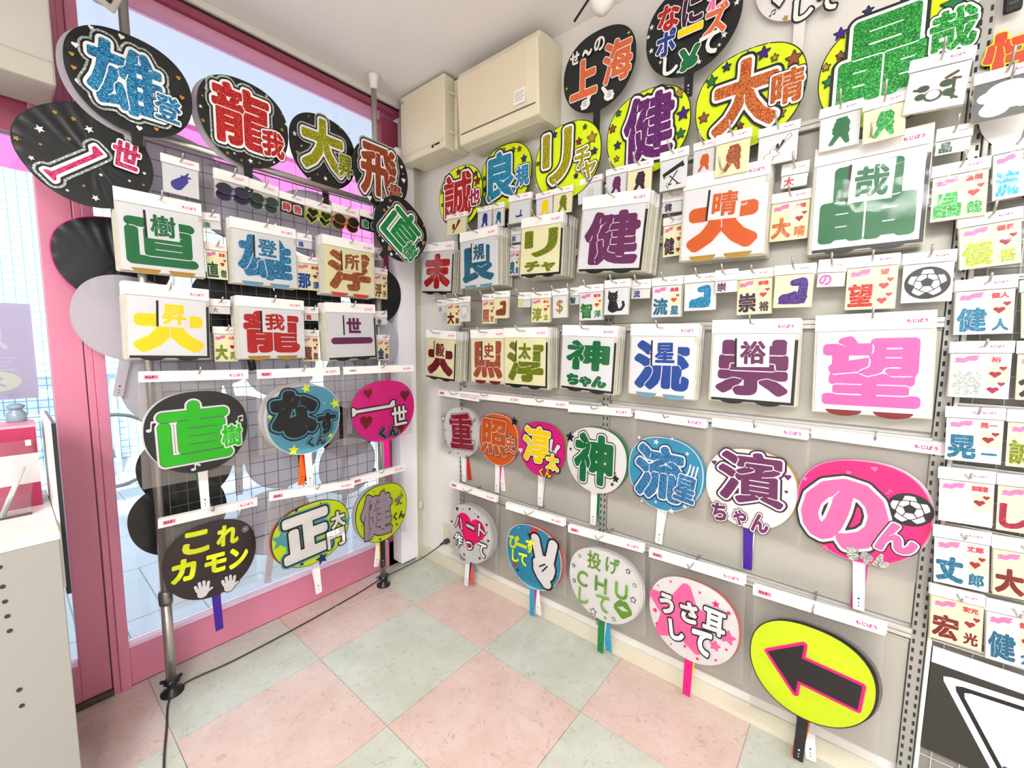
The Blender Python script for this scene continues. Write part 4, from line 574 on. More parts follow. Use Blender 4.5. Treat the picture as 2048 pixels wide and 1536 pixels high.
# letter styles: fill, then (growth as a share of the fan's width, colour)
ST = {}
for n_,c in (('gblue','gblue'),('gpink','gpink'),('gred','gred'),('gyel','gyel'),('gcop','gcop'),('gemer','gemer')):
    ST[n_+'3']=(c,((.026,'white'),(.046,'k'),(.066,'silver'))); ST[n_+'2']=(c,((.014,'white'),(.022,'k')))
for n_,c in (('gred','gred'),('gcyan','gcyan'),('ggold','ggold'),('gpur','gpur'),('gora','gora'),('ggre','ggreen')):
    ST[n_+'3y']=(c,((.026,'white'),(.05,'k'))); ST[n_+'2']=(c,((.016,'white'),(.026,'k')))
ST['gcrim2']=('gcrim',((.016,'white'),(.026,'k')))
ST.update(bgreenw=('bgreen',((.006,'dgrey'),(.026,'white'))), bgreenn=('bgreen',((.014,'white'),)), nasu=('k',((.02,'blue'),(.042,'k'))), tinyk=('k',((.008,'lblue'),(.013,'k'))), tinykn=('k',()),
 whitek=('white',((.02,'k'),)), whitekn=('white',((.016,'k'),)), whiten=('white',((.022,'k'),(.04,'sky'))), yelf=('yel',()), lilac=('lilac',((.016,'brown'),)),
 oraw=('oranget',((.010,'white'),)), whitef=('white',()), redw=('red',((.010,'white'),)), purw=('dplum',((.010,'white'),)), pinkw=('lpink2',((.010,'white'),)), bluew=('navy2',((.010,'white'),)), yelw=('yellow',((.006,'white'),)),
 dredw=('crim',((.012,'white'),(.022,'dred'))), oraf=('orange',((.012,'white'),(.026,'k'))), yelwk=('yellow',((.016,'white'),(.036,'k'))), tinyy=('yellow',((.012,'k'),)), greenwk=('green',((.022,'white'),(.036,'k'))),
 gbluw3=('gblu',((.02,'white'),(.038,'navy'))), gbluw2=('gblu',((.014,'white'),(.024,'navy'))), plum=('plum',((.022,'white'),(.042,'dplum'))), plums=('plum',((.012,'white'),(.02,'dplum'))),
 nonbig=('lpink2',((.026,'white'),(.046,'k'))), nonsml=('lpink2',((.012,'white'),(.022,'k'))), silver=('silver',()), oredy=('ored',((.014,'yellow'),)), yelk0=('yel',()), moss=('moss',()))
def deco(parent, kind, x, y, s, col, z):
    m=fm(col) if col in HEX or col in GL else fm('w'); k=fm('k'); W_=fm('white')
    if kind=='ball':
        o=letter(parent,'disc',x,y,s,s*.95,z,W_,((.004,k),),0,name='football'); put('football_pattern',gmesh('ballk',0,0,s,s*.95),o,(0,0,.0002),m=k); return
    if kind=='starb': letter(parent,'star',x,y,s,s,z,m,((.0022,k),),0,name='star'); return
    if kind=='staro': letter(parent,'star',x,y,s*.7,s*.7,z,W_,((.0025,m),),0,name='star'); return
    if kind=='starr': letter(parent,'starr',x,y,s*1.02,s*1.0,z,m,(),.06,rot=-.08,name='star'); return
    if kind in('thumb','thumbr','hand','peace','bunny','rabbit'):
        b=((.003 if kind!='peace' else .008,k if kind in('peace',) else (k if col!='green' else W_)),)
        o=letter(parent,kind,x,y,s,s*(1.1 if kind!='peace' else 1.65),z,m,b,0,name='rabbit_ears' if kind in('rabbit','bunny') else 'hand_picture')
        if kind=='peace':
            put('finger_line', gmesh('barr',0,0,s*.3,s*.05), o, (-s*.05,-s*.12,.0002), .6, m=k)
            put('finger_line', gmesh('barr',0,0,s*.34,s*.05), o, (s*.05,-s*.2,.0002), .9, m=k)
        if kind in('thumb','thumbr'):
            for q in (.0,-.14,-.27): put('finger_line', gmesh('barr',0,0,s*.3,s*.04), o, ((-.14 if kind=='thumb' else .14)*s,q*s,.0002), .1, m=k)
        return
    if kind=='tooth': letter(parent,'tooth',x,y,s,s,z,W_,((.0028,m),),0,name='tooth_picture'); return
    if kind=='arrow': letter(parent,'arrow',x,y,s,s*.72,z,m,((.007,fm('hot')),(.0085,fm('lpink'))),.0,rot=-.05,name='arrow'); return
    nm={'heart':'heart','heartb':'heart','star':'star','starr':'star','star4':'sparkle','note':'music_note','note2':'music_note','lips':'lips','burst':'burst_mark','keys':'keyboard_picture'}.get(kind,kind)
    key={'heartb':'heart'}.get(kind,kind)
    bd=((.0025,fm('brown')),) if kind=='keys' else ()
    letter(parent,key,x,y,s,s*(.9 if kind=='heartb' else 1),z,m,bd,0,name=nm,rot=random.uniform(-.25,.25) if kind in('star','heart') else 0)
# ---------------------------------------------------------------- hand fans
def outline(n=72):
    r=[]
    for k in range(n):
        a=2*PI*k/n; c,s=math.cos(a),math.sin(a); e=2.35 if s>0 else 2.05; hh=.40 if s>0 else .45
        r.append((.5*math.copysign(abs(c)**(2/e),c), .03+hh*math.copysign(abs(s)**(2/e),s)))
    return r
OUTL=outline()
def board_mesh(rib, th=.0024):
    """unit fan board: fine radial ridges when rib"""
    key=('board',rib)
    if key in _GM: return _GM[key]
    mb=MB()
    if not rib: mb.prism(OUTL,-.5,.5); me=mb.mesh('board')
    else:
        V=[];F=[]; piv=(0,-.5); rings=7; nn=288; OL=outline(nn)
        for q in range(rings+1):
            t=q/rings
            for k in range(nn):
                x,y=OL[k][0]*t, .0+(OL[k][1])*t
                a=math.atan2(x-piv[0],y-piv[1]+.04); am=min(1,math.hypot(x,y-piv[1])*1.4)*(1-.6*(t>.97))
                V.append((x,y,.5+am*.32*(math.sin(a*46)) if q else .5))
        for q in range(rings):
            for k in range(nn): F.append((q*nn+k,(q+1)*nn+k,(q+1)*nn+(k+1)%nn,q*nn+(k+1)%nn))
        b=len(V)
        for k in range(nn): V.append((OL[k][0],OL[k][1],-.5))
        for k in range(nn): F.append((rings*nn+k,b+k,b+(k+1)%nn,rings*nn+(k+1)%nn))
        F.append(tuple(b+k for k in range(nn))[::-1])
        me=mesh('board',V,F,smooth=True)
    _GM[key]=me; return me
def rim_mesh():
    if 'rim' in _GM: return _GM['rim']
    V=[];F=[];n=len(OUTL)
    for s,z in ((1.0,-.8),(1.0,.9),(.982,.9),(.982,-.8)):
        for x,y in OUTL: V.append((x*s+0,(y-.005)*s+.005,z))
    for r in range(4):
        for k in range(n): F.append((r*n+k,((r+1)%4)*n+k,((r+1)%4)*n+(k+1)%n,r*n+(k+1)%n))
    me=mesh('rim',V,F); _GM['rim']=me; return me
def handle_mesh(L):
    key=('handle',round(L,3))
    if key in _GM: return _GM[key]
    P=[(-.020,.012),(-.0135,-.006),(-.0125,-L+.006),(-.0115,-L),(.0115,-L),(.0125,-L+.006),(.0135,-.006),(.020,.012)]
    mb=MB().prism(P[::-1],-.0016,.0016); me=mb.mesh('handle'); _GM[key]=me; return me
HOLE=MB().lathe([(.0026,-.0019),(.0026,.0019)],seg=10).mesh('hole')
HOLE2=MB().lathe([(.0017,-.0019),(.0017,.0019)],seg=8).mesh('hole')
def fancol(c): return mat('fan_'+c, HEX[c] if c in KEEP else deep(HEX[c],.85), rough=.33 if c=='k' else .42, spec=.45)
def fan_parts(r, W_, H_, col, rim, hcol, L, rib=0, twist=0, holes=True):
    th=.0026; sy=H_/.85
    put('board', board_mesh(rib), r, (0,0,0), scale=(W_,sy,th), m=fancol(col))
    put('rim', rim_mesh(), r, (0,0,0), scale=(W_*1.004,sy*1.004,th*.7), m=fancol(rim))
    h=put('handle', handle_mesh(L), r, (0,-.418*sy,-.0006), twist, m=fancol(hcol))
    if holes and L>.05:
        hm=BLACKP if hcol!='k' else CARD
        for i,q in enumerate((.034,.022,.013)): put('hole', HOLE if i==0 else HOLE2, h, (0,-L+q,0), m=hm)
    return h
def hookmesh(L, tip=.022, r=.0028, hooked=1):
    mb=MB(); P=[(0,0,-L),(0,0,0)]
    P+= [(0,.002,.006),(0,tip*.5,.016),(0,tip,.024)] if hooked else [(0,0,.01)]
    mb.tube(P,r,6); return mb
_hk={}
def hook(w, u, v, n, lab, wall=.0, clip=False, tip=.022, plate=True):
    """peg from the wall (distance `wall`) out to n, ending in an up-turned tip"""
    L=n-wall; k=(round(L,3),clip)
    t=root('display_hook', w, u, v, n)
    if k not in _hk: _hk[k]=hookmesh(L,tip).mesh('peg',smooth=True)
    put('peg', _hk[k], t, m=STEEL)
    if plate: MB().box(-.008,.008,-.014,.014,-L,-L+.003).obj('back_plate', DSTEEL if not clip else mat('clear_plastic','#c8c8c4',.15), t)
    tag(t, 'hook holding the '+lab, 'hook')
    return t
LOGO_M=fm('pink'); STAMP=mat('stamp_pink','#e8a8c0',.5); LOGOBG=mat('logo_border','#f2b8cc',.5)
def logo(parent, x, y, z, wd, full=True):
    hh=wd*.36
    o=put('brand_label', MB().box(-wd/2,wd/2,-hh/2,hh/2,0,.0003).mesh('brand_label'), parent, (x,y,z), m=LOGOBG)
    put('label_face', MB().box(-wd/2+wd*.015,wd/2-wd*.015,-hh/2+wd*.015,hh/2-wd*.015,0,.0005).mesh('label_face'), o, m=CARD)
    me=gmesh('もじぱう',.012,.012,wd*.8,hh*.55,.25)
    if me: put('lettering', me, o, (0,0,.0007), m=LOGO_M)
def stamp(parent,x,y,z,wd,txt='現品限り'):
    hh=wd*.42
    o=put('price_label', MB().box(-wd/2,wd/2,-hh/2,hh/2,0,.0003).mesh('price_label'), parent, (x,y,z), m=STAMP if txt!='1980円' else CARD)
    me=gmesh(txt,.012,.012,wd*.84,hh*.6,.25)
    if me: put('lettering', me, o, (0,0,.0005), m=fm('crim') if txt!='1980円' else fm('k'))
def film_mesh(W_, H_, nx=9, ny=9, amp=.0016):
    V=[];F=[]; s=random.random()*9
    for j in range(ny+1):
        for i in range(nx+1):
            x=-W_/2+W_*i/nx; y=-H_/2+H_*j/ny
            e=1 if 0<i<nx and 0<j<ny else .3
            V.append((x,y,amp*e*(math.sin(i*1.7+s)*math.cos(j*1.3+s*2)+.7*math.sin(i*.9+j*1.9+s))))
    for j in range(ny):
        for i in range(nx): F.append((j*(nx+1)+i,j*(nx+1)+i+1,(j+1)*(nx+1)+i+1,(j+1)*(nx+1)+i))
    return mesh('film',V,F,(FILM,),smooth=True)
def fan(f):
    r=root('hand_fan', f['w'], f['u'], f['v'], f['n'], math.radians(f['r'])); tag(r, f['L'], 'fan')
    W_,H_=f['W'],f['H']; sy=H_/.85
    rim={'k':'k','Y':'k','w':'w','pink':'pink','hot':'lpink','blue':'w','blue2':'w','orange':'w','brown':'k'}[f['c']]
    L=f.get('hl') or .12
    if f['id'] in('a1','a2','a6'): L=.035
    if f.get('w')=='R' and f.get('noh'): L=.10
    fan_parts(r,W_,H_,f['c'],rim,f.get('hc','k'),L,f.get('rib',0))
    z=.0024 if not f.get('rib') else .0044
    for d in f.get('d',[]):
        if d[0] in('heartb','starr'): deco(r,d[0],d[1]*W_,d[2]*sy,d[3]*W_,d[4],z)
    for d in f.get('d',[]):
        if d[0] not in('heartb','starr'): deco(r,d[0],d[1]*W_,d[2]*sy,d[3]*W_,d[4],z+.0004)
    z+=.0012
    for g in f.get('g',[]):
        fill,bd=ST[g[6]]; key=g[0]
        if key=='一': key='bar'
        base=g[7] if len(g)>7 else None
        if key=='bar': base=0
        if key in('♡',): key='heart'; base=0
        letter(r,key,g[1]*W_,g[2]*sy,g[3]*W_,g[4]*sy,z,fm(fill),[(q*W_,fm(c)) for q,c in bd],base,rot=math.radians(g[5]))
        z+=.0012
    # fans hanging directly behind this one
    bk=f.get('back')
    if bk and not f.get('noh'):
        tl=f.get('tail') or []
        for i in range(max(1,len(tl))):
            q=root('hand_fan', f['w'], f['u']+.006*(i+1)*(1 if f['w']=='R' else -1), f['v']+.004*(i+1)-.002, max(.012,f['n']-.006*(i+1)), math.radians(f['r']))
            hc=tl[i] if i<len(tl) else 'w'
            fan_parts(q,W_*.99,H_*.99,bk,bk if bk!='Y' else 'k',hc,L*(1.02-.04*i),0,twist=(-.10+.22*(i%2)+.05*i)*(1 if f['w']=='R' else -1)*.8)
            sh=f.get('short','fan')
            tag(q, ORD[i]+' fan hanging behind '+sh, 'fan', 'spare fans behind '+sh)
    if bk and f.get('noh'):
        q=root('hand_fan', f['w'], f['u']-.012, f['v']-.004, f['n']-.022, math.radians(f['r']))
        fan_parts(q,W_,H_,'wb','wb','wb',L); tag(q,'pale plain fan right behind '+f.get('short','fan'),'fan')
    if f.get('bag'):
        u,v,bw,bh,rr=f['bag']; n=f['n']+.007
        b=root('clear_bag', f['w'], u, v, n, math.radians(rr)); tag(b,'clear headed bag around '+f.get('short','fan'),'bag')
        hh=.030
        MB().box(-bw/2,bw/2,bh/2-hh,bh/2,-.001,.001).obj('header_card',CARD,b)
        MB().box(-bw/2+.002,bw/2+.003,bh/2-hh+.002,bh/2+.003,-.009,-.008).obj('spare_header_card',CARD,b)
        me=film_mesh(bw,bh-hh,10,12,.0022); put('film',me,b,(0,-hh/2,0))
        put('film',film_mesh(bw,bh-hh,4,4,.001),b,(0,-hh/2,-.016)).data.materials[0]=HAZE
        logo(b,bw/2-.038,bh/2-hh/2,.0012,.054)
        if f['id'] in('b1','b2','b4','b5','b6','e1','f1','f3','f4','f5'): stamp(b,-bw/2+.03,bh/2-hh/2,.0012,.036)
        if f['id']=='b3': stamp(b,-bw/2+.04,bh/2-hh/2,.0012,.036,'1980円')
        wl=.0 if f['w']=='R' else .08
        rr=math.radians(rr); hu=u-math.sin(rr)*(bh/2-.008); hv=v+math.cos(rr)*(bh/2-.006)
        hook(f['w'],hu,hv,n+(.04 if f['w']=='R' else .015),'bag of '+f.get('short','fan'),wall=wl if wl<n-.01 else n-.02,clip=f['w']=='R')
# ---------------------------------------------------------------- hanging sticker packs
SHEET={'white':mat('sheet_white','#e2e3e6',.35,spec=.5),'cream':mat('sheet_cream','#f0ebc0',.35,spec=.5),'dgrey':mat('sheet_grey','#5f635f',.4)}
PAGE=mat('pack_edge','#cfccbc',.5,noise=.12,scale=60)
def hookpos(p,H_,r): return p['u']-math.sin(r)*(H_/2-.016), p['v']+math.cos(r)*(H_/2-.014)
def big(p):
    W_,H_=p['W'],p['H']; r=math.radians(p['r']); t=root('sticker_pack',p['w'],p['u'],p['v'],p['n'],r); tag(t,p['L'],'sticker pack')
    hh=H_*.165; sw=W_*.95; sh=H_-hh-.012; cy=-hh/2-.0
    MB().box(-W_/2,W_/2,H_/2-hh,H_/2,-.0012,.0016).obj('header_card',CARD,t)
    MB().box(-W_/2,W_/2,-H_/2,H_/2-hh,-.0022,-.0014).obj('backing_card',PAGE,t)
    ub=MB().box(-sw/2+.002,sw/2+.004,-sh/2,sh/2-.01,-.0012,-.0004).obj('under_sheet',fm('k') if p['under']=='k' else SHEET['white'],t,loc=(0,cy-.004,0))
    sh_=MB().box(-sw/2,sw/2-.004,-sh/2,sh/2,-.0003,.0006).obj('sticker_sheet',SHEET[p['sheet']],t,loc=(0,cy+.004,0))
    m=fm(p['col']); key=p['ch']; z=.0009
    for x in (-.22,.22): put('under_letter_edge',gmesh('disc',0,0,sw*.34,.03),t,(x*sw,cy-sh/2+.003,-.0003),m=fm(p['under']))
    if p.get('sub'):
        letter(t,key,0,cy+sh*.16,sw*.84,sh*.58,z,m,(),.055)
        letter(t,p['sub'],0,cy-sh*.33,sw*.78,sh*.24,z,m,(),.045)
    elif key=='一': letter(t,'barr',0,cy-.02,sw*.88,sh*.15,z,m,(),0)
    else: letter(t,key,0,cy+.004,sw*.88,sh*.88,z,m,(),{'大':.105,'末':.08,'直':.07,'神':.065,'リ':.09}.get(key,.06))
    if p.get('tag'):
        tw,th=sw*.42,sh*.44; g=put('inset_sheet',MB().box(-tw/2,tw/2,-th/2,th/2,0,.0008).mesh('inset_sheet'),t,(random.uniform(-.004,.01),cy+sh*.24,.0012),random.uniform(-.06,.04),m=SHEET[p['sheet']])
        put('dark_strip',MB().box(-tw/2,-tw/2+.006,-th/2,th/2,0,.0011).mesh('dark_strip'),g,m=fm('k'))
        letter(g,p['tag'],.003,0,tw*.74,th*.8,.0012,m,(),.04 if p['tag'] not in '世太' else .055)
    put('film',film_mesh(W_*1.01,H_-hh,7,7,.0016),t,(0,-hh/2,.0042))
    logo(t,W_/2-.034,H_/2-hh/2-.002,.0019,.048)
    # the rest of the stack on the same hook
    nb=max(.02 if p['w']=='R' else .088,.0); N_=p['N']; n=p['n']; 
    av=n-nb; N_=max(2,min(6,N_,int(av/.008))); g=max(.002,(av-.007)/N_*.36); me1=MB().box(-W_/2,W_/2,H_/2-hh,H_/2,-g*.8,g*.8).mesh('header_card'); me2=MB(); ns=3
    for q_ in range(ns): zc=-g+g*(2*q_+1)/ns; dx=.0016*((q_*37)%3-1); me2.box(-W_/2+dx,W_/2+dx,-H_/2+abs(dx),H_/2-hh,zc-g/ns*.7,zc+g/ns*.7)
    me2=me2.mesh('card_body')
    desc=p['L']
    for i in range(N_):
        q=n-.006-g-(av-.007)*i/N_
        s=root('sticker_pack',p['w'],p['u']+random.uniform(-.003,.003),p['v']+random.uniform(-.003,.003)-.002,q,r+random.uniform(-.012,.012))
        a=put('header_card',me1,s,m=CARD); put('card_body',me2,s,m=PAGE)
        tag(s,ORD[i]+' behind the '+short(desc),'sticker pack','packs stacked behind '+short(desc))
    hu,hv=hookpos(p,H_,r); hook(p['w'],hu,hv,n+((.09 if p['ch']=='末' else .045) if p['w']=='R' else .018),short(desc),wall=.0 if p['w']=='R' else .08)
ORD=['second','third','fourth','fifth','sixth','seventh','eighth','ninth','tenth']
def short(d):
    for a_,b_ in (('name sticker sheet','name sheet'),('sticker sheet','sheet'),('white sheet with ','pack with '),('cream sheet with ','pack with '),(' in the right hand column',''),('cut by the right edge','at the edge'),(' window rack',' rack'),
        ('right end of the rack top row','rack top right'),('second on the rack top row','rack top row'),(' over small lettering',''),(' and pale cream hearts',''),('between the purple and orange packs','beside the orange pack')): d=d.replace(a_,b_)
    return d
def small(p):
    W_,H_=p['W'],p['H']; r=math.radians(p['r']); k=p['k']; t=root('sticker_pack' if k!='glasses' else 'sunglasses_pack',p['w'],p['u'],p['v'],p['n'],r); tag(t,p['L'],'sticker pack' if k!='glasses' else 'sunglasses')
    hf={'mini':.46,'name':.2,'pic':.22,'glasses':.38,'pic2':.34}[k]; hh=H_*hf; sh=H_-hh-.004; sw=W_*.94; cy=-hh/2
    MB().box(-W_/2,W_/2,H_/2-hh,H_/2,-.001,.0014).obj('header_card',CARD,t)
    if k!='glasses': MB().box(-sw/2,sw/2,-sh/2,sh/2,-.0006,.0006).obj('sticker_sheet',SHEET[p.get('sheet','white')] if k!='pic2' else fm('k'),t,loc=(0,cy,0))
    m=fm(p['col']) if (p['col'] in HEX or p['col'] in GL) else None
    z=.0009
    if k=='mini': letter(t,p['ch'],-sw*.2,cy,sh*.75,sh*.78,z,m,(),.04)
    elif k=='name':
        put('banner',gmesh('banner',0,0,sw*.44,sh*.2),t,(-sw*.23,cy+sh*.38,z),-.1,m=mat('ribbon_pink','#dc7cb4',.4))
        nm=p.get('c3') or (p['ch']+p['c2']); letter(t,nm if nm in FIELD else p['ch'],sw*.26,cy+sh*.37,min(sw*.3,sh*.16*len(nm)),sh*.13,z,fm('coral'),(),.03,name='small_name')
        if p.get('sheet')!='cream': MB().box(sw*.12,sw*.48,cy-sh*.14,cy+sh*.24,.0006,.0008).obj('cream_patch',SHEET['cream'],t)
        hc=fm('crim') if p['n']<.08 or p['w']=='W' else fm('coral')
        put('heart',gmesh('heart',0,0,sw*.2,sh*.15),t,(sw*.26,cy+sh*.03,z),m=hc); put('heart',gmesh('heart',0,0,sw*.13,sh*.10),t,(sw*.38,cy+sh*.17,z),m=hc)
        letter(t,p['ch'],-sw*.2,cy-sh*.16,sw*.52,sh*.56,z,m,(),.07 if p['ch'] in '大介し丈' else None)
        if p['c2']:
            kk='barr' if p['c2']=='一' else p['c2']
            letter(t,kk,sw*.29,cy-sh*.29,sw*.28,sh*.28 if kk!='barr' else sh*.05,z,m,(),None if kk!='barr' else 0)
        else:
            put('heart',gmesh('heart',0,0,sw*.2,sh*.15),t,(sw*.24,cy-sh*.32,z),m=hc); put('heart',gmesh('heart',0,0,sw*.13,sh*.10),t,(sw*.37,cy-sh*.18,z),m=hc)
    elif k=='pic':
        s=min(sw,sh)*.86; pic=p['pic']
        if pic=='dollar': letter(t,'$',0,cy,s*.55,s,z,m,(),.02,name='dollar_sign')
        elif pic=='tooth': letter(t,'tooth',0,cy,s*.75,s,z,fm('white'),((.0018,fm('k')),),0,name='tooth_picture')
        elif pic=='ball': deco(t,'ball',0,cy,s*.95,'white',z)
        elif pic=='cat':
            o=letter(t,'cat',0,cy,s*.85,s,z,m,(),0,name='cat_picture')
            if o:
                for x in(-.12,.04): put('eye',gmesh('disc',0,0,s*.05,s*.03),o,(x*s,.21*s,.0003),m=fm('silverf'))
                put('collar',gmesh('barr',0,0,s*.24,s*.04),o,(-.03*s,.04*s,.0003),m=fm('copper'))
        elif pic=='guitar': letter(t,'guitar',0,cy,s*.95,s*.95,z,fm('white'),((.0012,fm('copper')),),0,name='guitar_picture'); letter(t,'bat',.1*s,cy+.1*s,s*.3,s*.4,z+.001,m,(),0,name='guitar_neck')
        elif pic=='drum':
            o=letter(t,'drum',0,cy,s,s*.75,z,m,((.0012,fm('copper')),),0,name='drum_picture')
            if o: put('drum_skin',gmesh('disc',0,0,s*.3,s*.26),o,(-.05*s,-.16*s,.0003),m=fm('white'))
        elif pic=='head': letter(t,'head',0,cy,sw*.9,sh*.9,z,SHEET['white'],(),0,name='head_silhouette')
        elif pic=='keys': letter(t,'keys',0,cy,s*.95,s*.95,z,m,(),0,name='keyboard_picture'); put('key_row',gmesh('barr',0,0,s*.8,s*.06),t,(0,cy+s*.07,z+.0006),.42,m=fm('white'))
        elif pic=='skate': letter(t,'skate',0,cy-.1*s,s*.5,s*.4,z,m,(),0,name='skate_picture')
        elif pic=='note2': letter(t,'note2',0,cy,s*.5,s*.5,z,fm('white'),((.0014,m),),0,name='gold_outline_picture')
        elif pic=='eggplant':
            letter(t,'eggplant',0,cy,s*.72,s*.8,z,m,(),0,name='eggplant_picture')
        elif pic=='bat': letter(t,'bat',0,cy,s*.9,s*.95,z,m,(),0,name='bat_and_ribbon_picture')
        else: letter(t,pic,0,cy,s*(.62 if pic=='ribbon' else .9),s*.95,z,m,(),0,name={'arm':'arm_picture','ribbon':'figure_picture'}.get(pic,pic))
    elif k=='pic2':
        for i,ch in enumerate(p['ch']):
            letter(t,ch,(-.23+.46*i)*sw,cy,sw*.32,sh*.6,z,m,((.0035,fm('white')),(.005,m)),None)
    else:
        fc=mat('frame_'+p['col'],{'purplef':'#4a2c90','tealf':'#20786c','yellowf':'#dce020','orangef':'#e06c30'}[p['col']],.25)
        ln=mat('dark_lens','#1a1d20',.08)
        for lay in (0,1):
            zz=.010-.012*lay; yy=cy-.02*lay
            g=bpy.data.objects.new('sunglasses',None); C.objects.link(g); g.parent=t; g.location=(0,yy,zz)
            for sgn in (-1,1):
                key='heart' if p.get('heart') else 'disc'; s=W_*.40
                put('lens',gmesh(key,0,0,s,s*.78),g,(sgn*W_*.25,0,.001),m=ln)
                me=gmesh(key,0,.07,s,s*.78); put('rim',me,g,(sgn*W_*.25,0,0),m=fc)
                MB().box(sgn*W_*.45,sgn*W_*.47,.0,.006,-.02,.0).obj('temple',fc,g)
            MB().box(-W_*.06,W_*.06,.002,.008,-.001,.002).obj('bridge',fc,g)
        MB().box(-W_/2,W_/2,-sh/2-.008,sh/2,-.014,-.013).obj('backing_card',HAZE,t,loc=(0,cy,0))
    put('film',film_mesh(W_*1.04,H_-hh,5,5,.0012),t,(0,-hh/2,.0036 if k!='glasses' else .015))
    if W_>.045: logo(t,W_*.24,H_/2-hh*.45,.0016,W_*.27)
    else: put('brand_label',MB().box(-W_*.14,W_*.14,-W_*.04,W_*.04,0,.0002).mesh('brand_label'),t,(W_*.2,H_/2-hh*.45,.0016),m=LOGOBG)
    nb=.0 if p['w']=='R' else .085; av=p['n']-nb; M_=1 if p['w']=='W' or p['n']<.08 or k!='name' else 2
    me1=MB().box(-W_/2,W_/2,H_/2-hh,H_/2,-.0018,.0018).mesh('header_card'); me2=MB().box(-sw/2,sw/2,-H_/2+.003,H_/2-hh,-.0022,.0022).mesh('card_body')
    for i in range(M_):
        q=root(t.name.split('.')[0],p['w'],p['u']+random.uniform(-.002,.002)+.001*i,p['v']+random.uniform(-.002,.002),p['n']-.006*(i+1),r+random.uniform(-.015,.015))
        put('header_card',me1,q,m=CARD); put('card_body',me2,q,m=PAGE)
        tag(q,ORD[i]+' behind the '+short(p['L']),'sticker pack' if k!='glasses' else 'sunglasses','packs hanging behind '+short(p['L']))
    hu,hv=hookpos(p,H_,r); hv=p['v']+H_/2*math.cos(r)-hh*.45
    hook(p['w'],hu,hv,p['n']+(.035 if p['w']=='R' else .018),short(p['L']),wall=.0 if p['w']=='R' else .08,tip=.016)
# ---------------------------------------------------------------- the room
PINK=mat('pink_paint','#d8839f',.35,noise=.05,scale=6); PINK_SHADED=mat('shaded_pink_paint','#98415c',.4)  # second is a shaded copy: shade at jamb and head put into colour
WALL=mat('wall_paint','#e5e3df',.7,noise=.03,scale=14,bump=.15); CEIL=mat('ceiling_paint','#efeeec',.8,noise=.02,scale=40,bump=.1)
CREAMP=mat('cream_plastic','#e2dcc2',.45); BEIGE=mat('beige_trim','#d6d0bc',.5)
def tile_mat(name,hexc,vein):
    m,nt,b=newmat(name); g=nt.nodes.new('ShaderNodeNewGeometry')
    n1=nt.nodes.new('ShaderNodeTexNoise'); n1.inputs['Scale'].default_value=7; n1.inputs['Detail'].default_value=8; n1.inputs['Roughness'].default_value=.7
    n2=nt.nodes.new('ShaderNodeTexNoise'); n2.inputs['Scale'].default_value=34; n2.inputs['Detail'].default_value=5; n2.inputs['Distortion'].default_value=1.8
    for n in (n1,n2): nt.links.new(g.outputs['Position'],n.inputs['Vector'])
    r=nt.nodes.new('ShaderNodeValToRGB'); nt.links.new(n1.outputs[0],r.inputs[0]); c=lin(hexc); v=lin(vein)
    r.color_ramp.elements[0].color=v; r.color_ramp.elements[0].position=.28; r.color_ramp.elements[1].color=c; r.color_ramp.elements[1].position=.62
    r2=nt.nodes.new('ShaderNodeValToRGB'); nt.links.new(n2.outputs[0],r2.inputs[0]); r2.color_ramp.elements[0].color=(.62,.6,.56,1); r2.color_ramp.elements[0].position=.30; r2.color_ramp.elements[1].color=(1,1,1,1); r2.color_ramp.elements[1].position=.42
    x=nt.nodes.new('ShaderNodeMix'); x.data_type='RGBA'; x.blend_type='MULTIPLY'; x.inputs[0].default_value=.55
    nt.links.new(r.outputs[0],x.inputs[6]); nt.links.new(r2.outputs[0],x.inputs[7]); nt.links.new(x.outputs[2],b.inputs['Base Color'])
    b.inputs['Roughness'].default_value=.3; return m
TP=tile_mat('pink_tile','#dcc5bd','#cfb1a6'); TG=tile_mat('green_tile','#cccfc5','#babdae')
S_=.45; GX0,GY0=-.3272,-.3241
fl=struct(box('floor',mat('tile_joint','#7c7266',.8),-3.6,.3,-4.2,.12,-.06,-.003))
tm=MB().box(.0009,S_-.0009,.0009,S_-.0009,-.003,0).mesh('tile')
for i in range(-8,1):
    for j in range(-9,1):
        x0,y0=GX0+i*S_,GY0+j*S_; x1,y1=x0+S_,y0+S_
        m=TG if (i+j)%2==0 else TP
        if i==-1 and j==-1: m=TG
        if x1>0.0 or y1>.05: 
            put('tile',MB().box(.0006,min(x1,-.002)-x0-.0006,.0006,min(y1,.058)-y0-.0006,-.003,0).mesh('tile'),fl,(x0,y0,0),m=m)
        else: put('tile',tm,fl,(x0,y0,0),m=m)
struct(box('ceiling',CEIL,-3.6,.1,-4.2,.16,2.447,2.55))
struct(box('wall_right',WALL,0,.1,-4.2,.16,0,2.447)); struct(box('wall_back',WALL,-3.6,.1,-4.3,-4.2,0,2.447)); struct(box('wall_left',WALL,-3.7,-3.6,-4.2,.16,0,2.447))
struct(box('baseboard_right',BEIGE,-.008,-.0005,-4.2,.058,0,.066,bevel=.002))
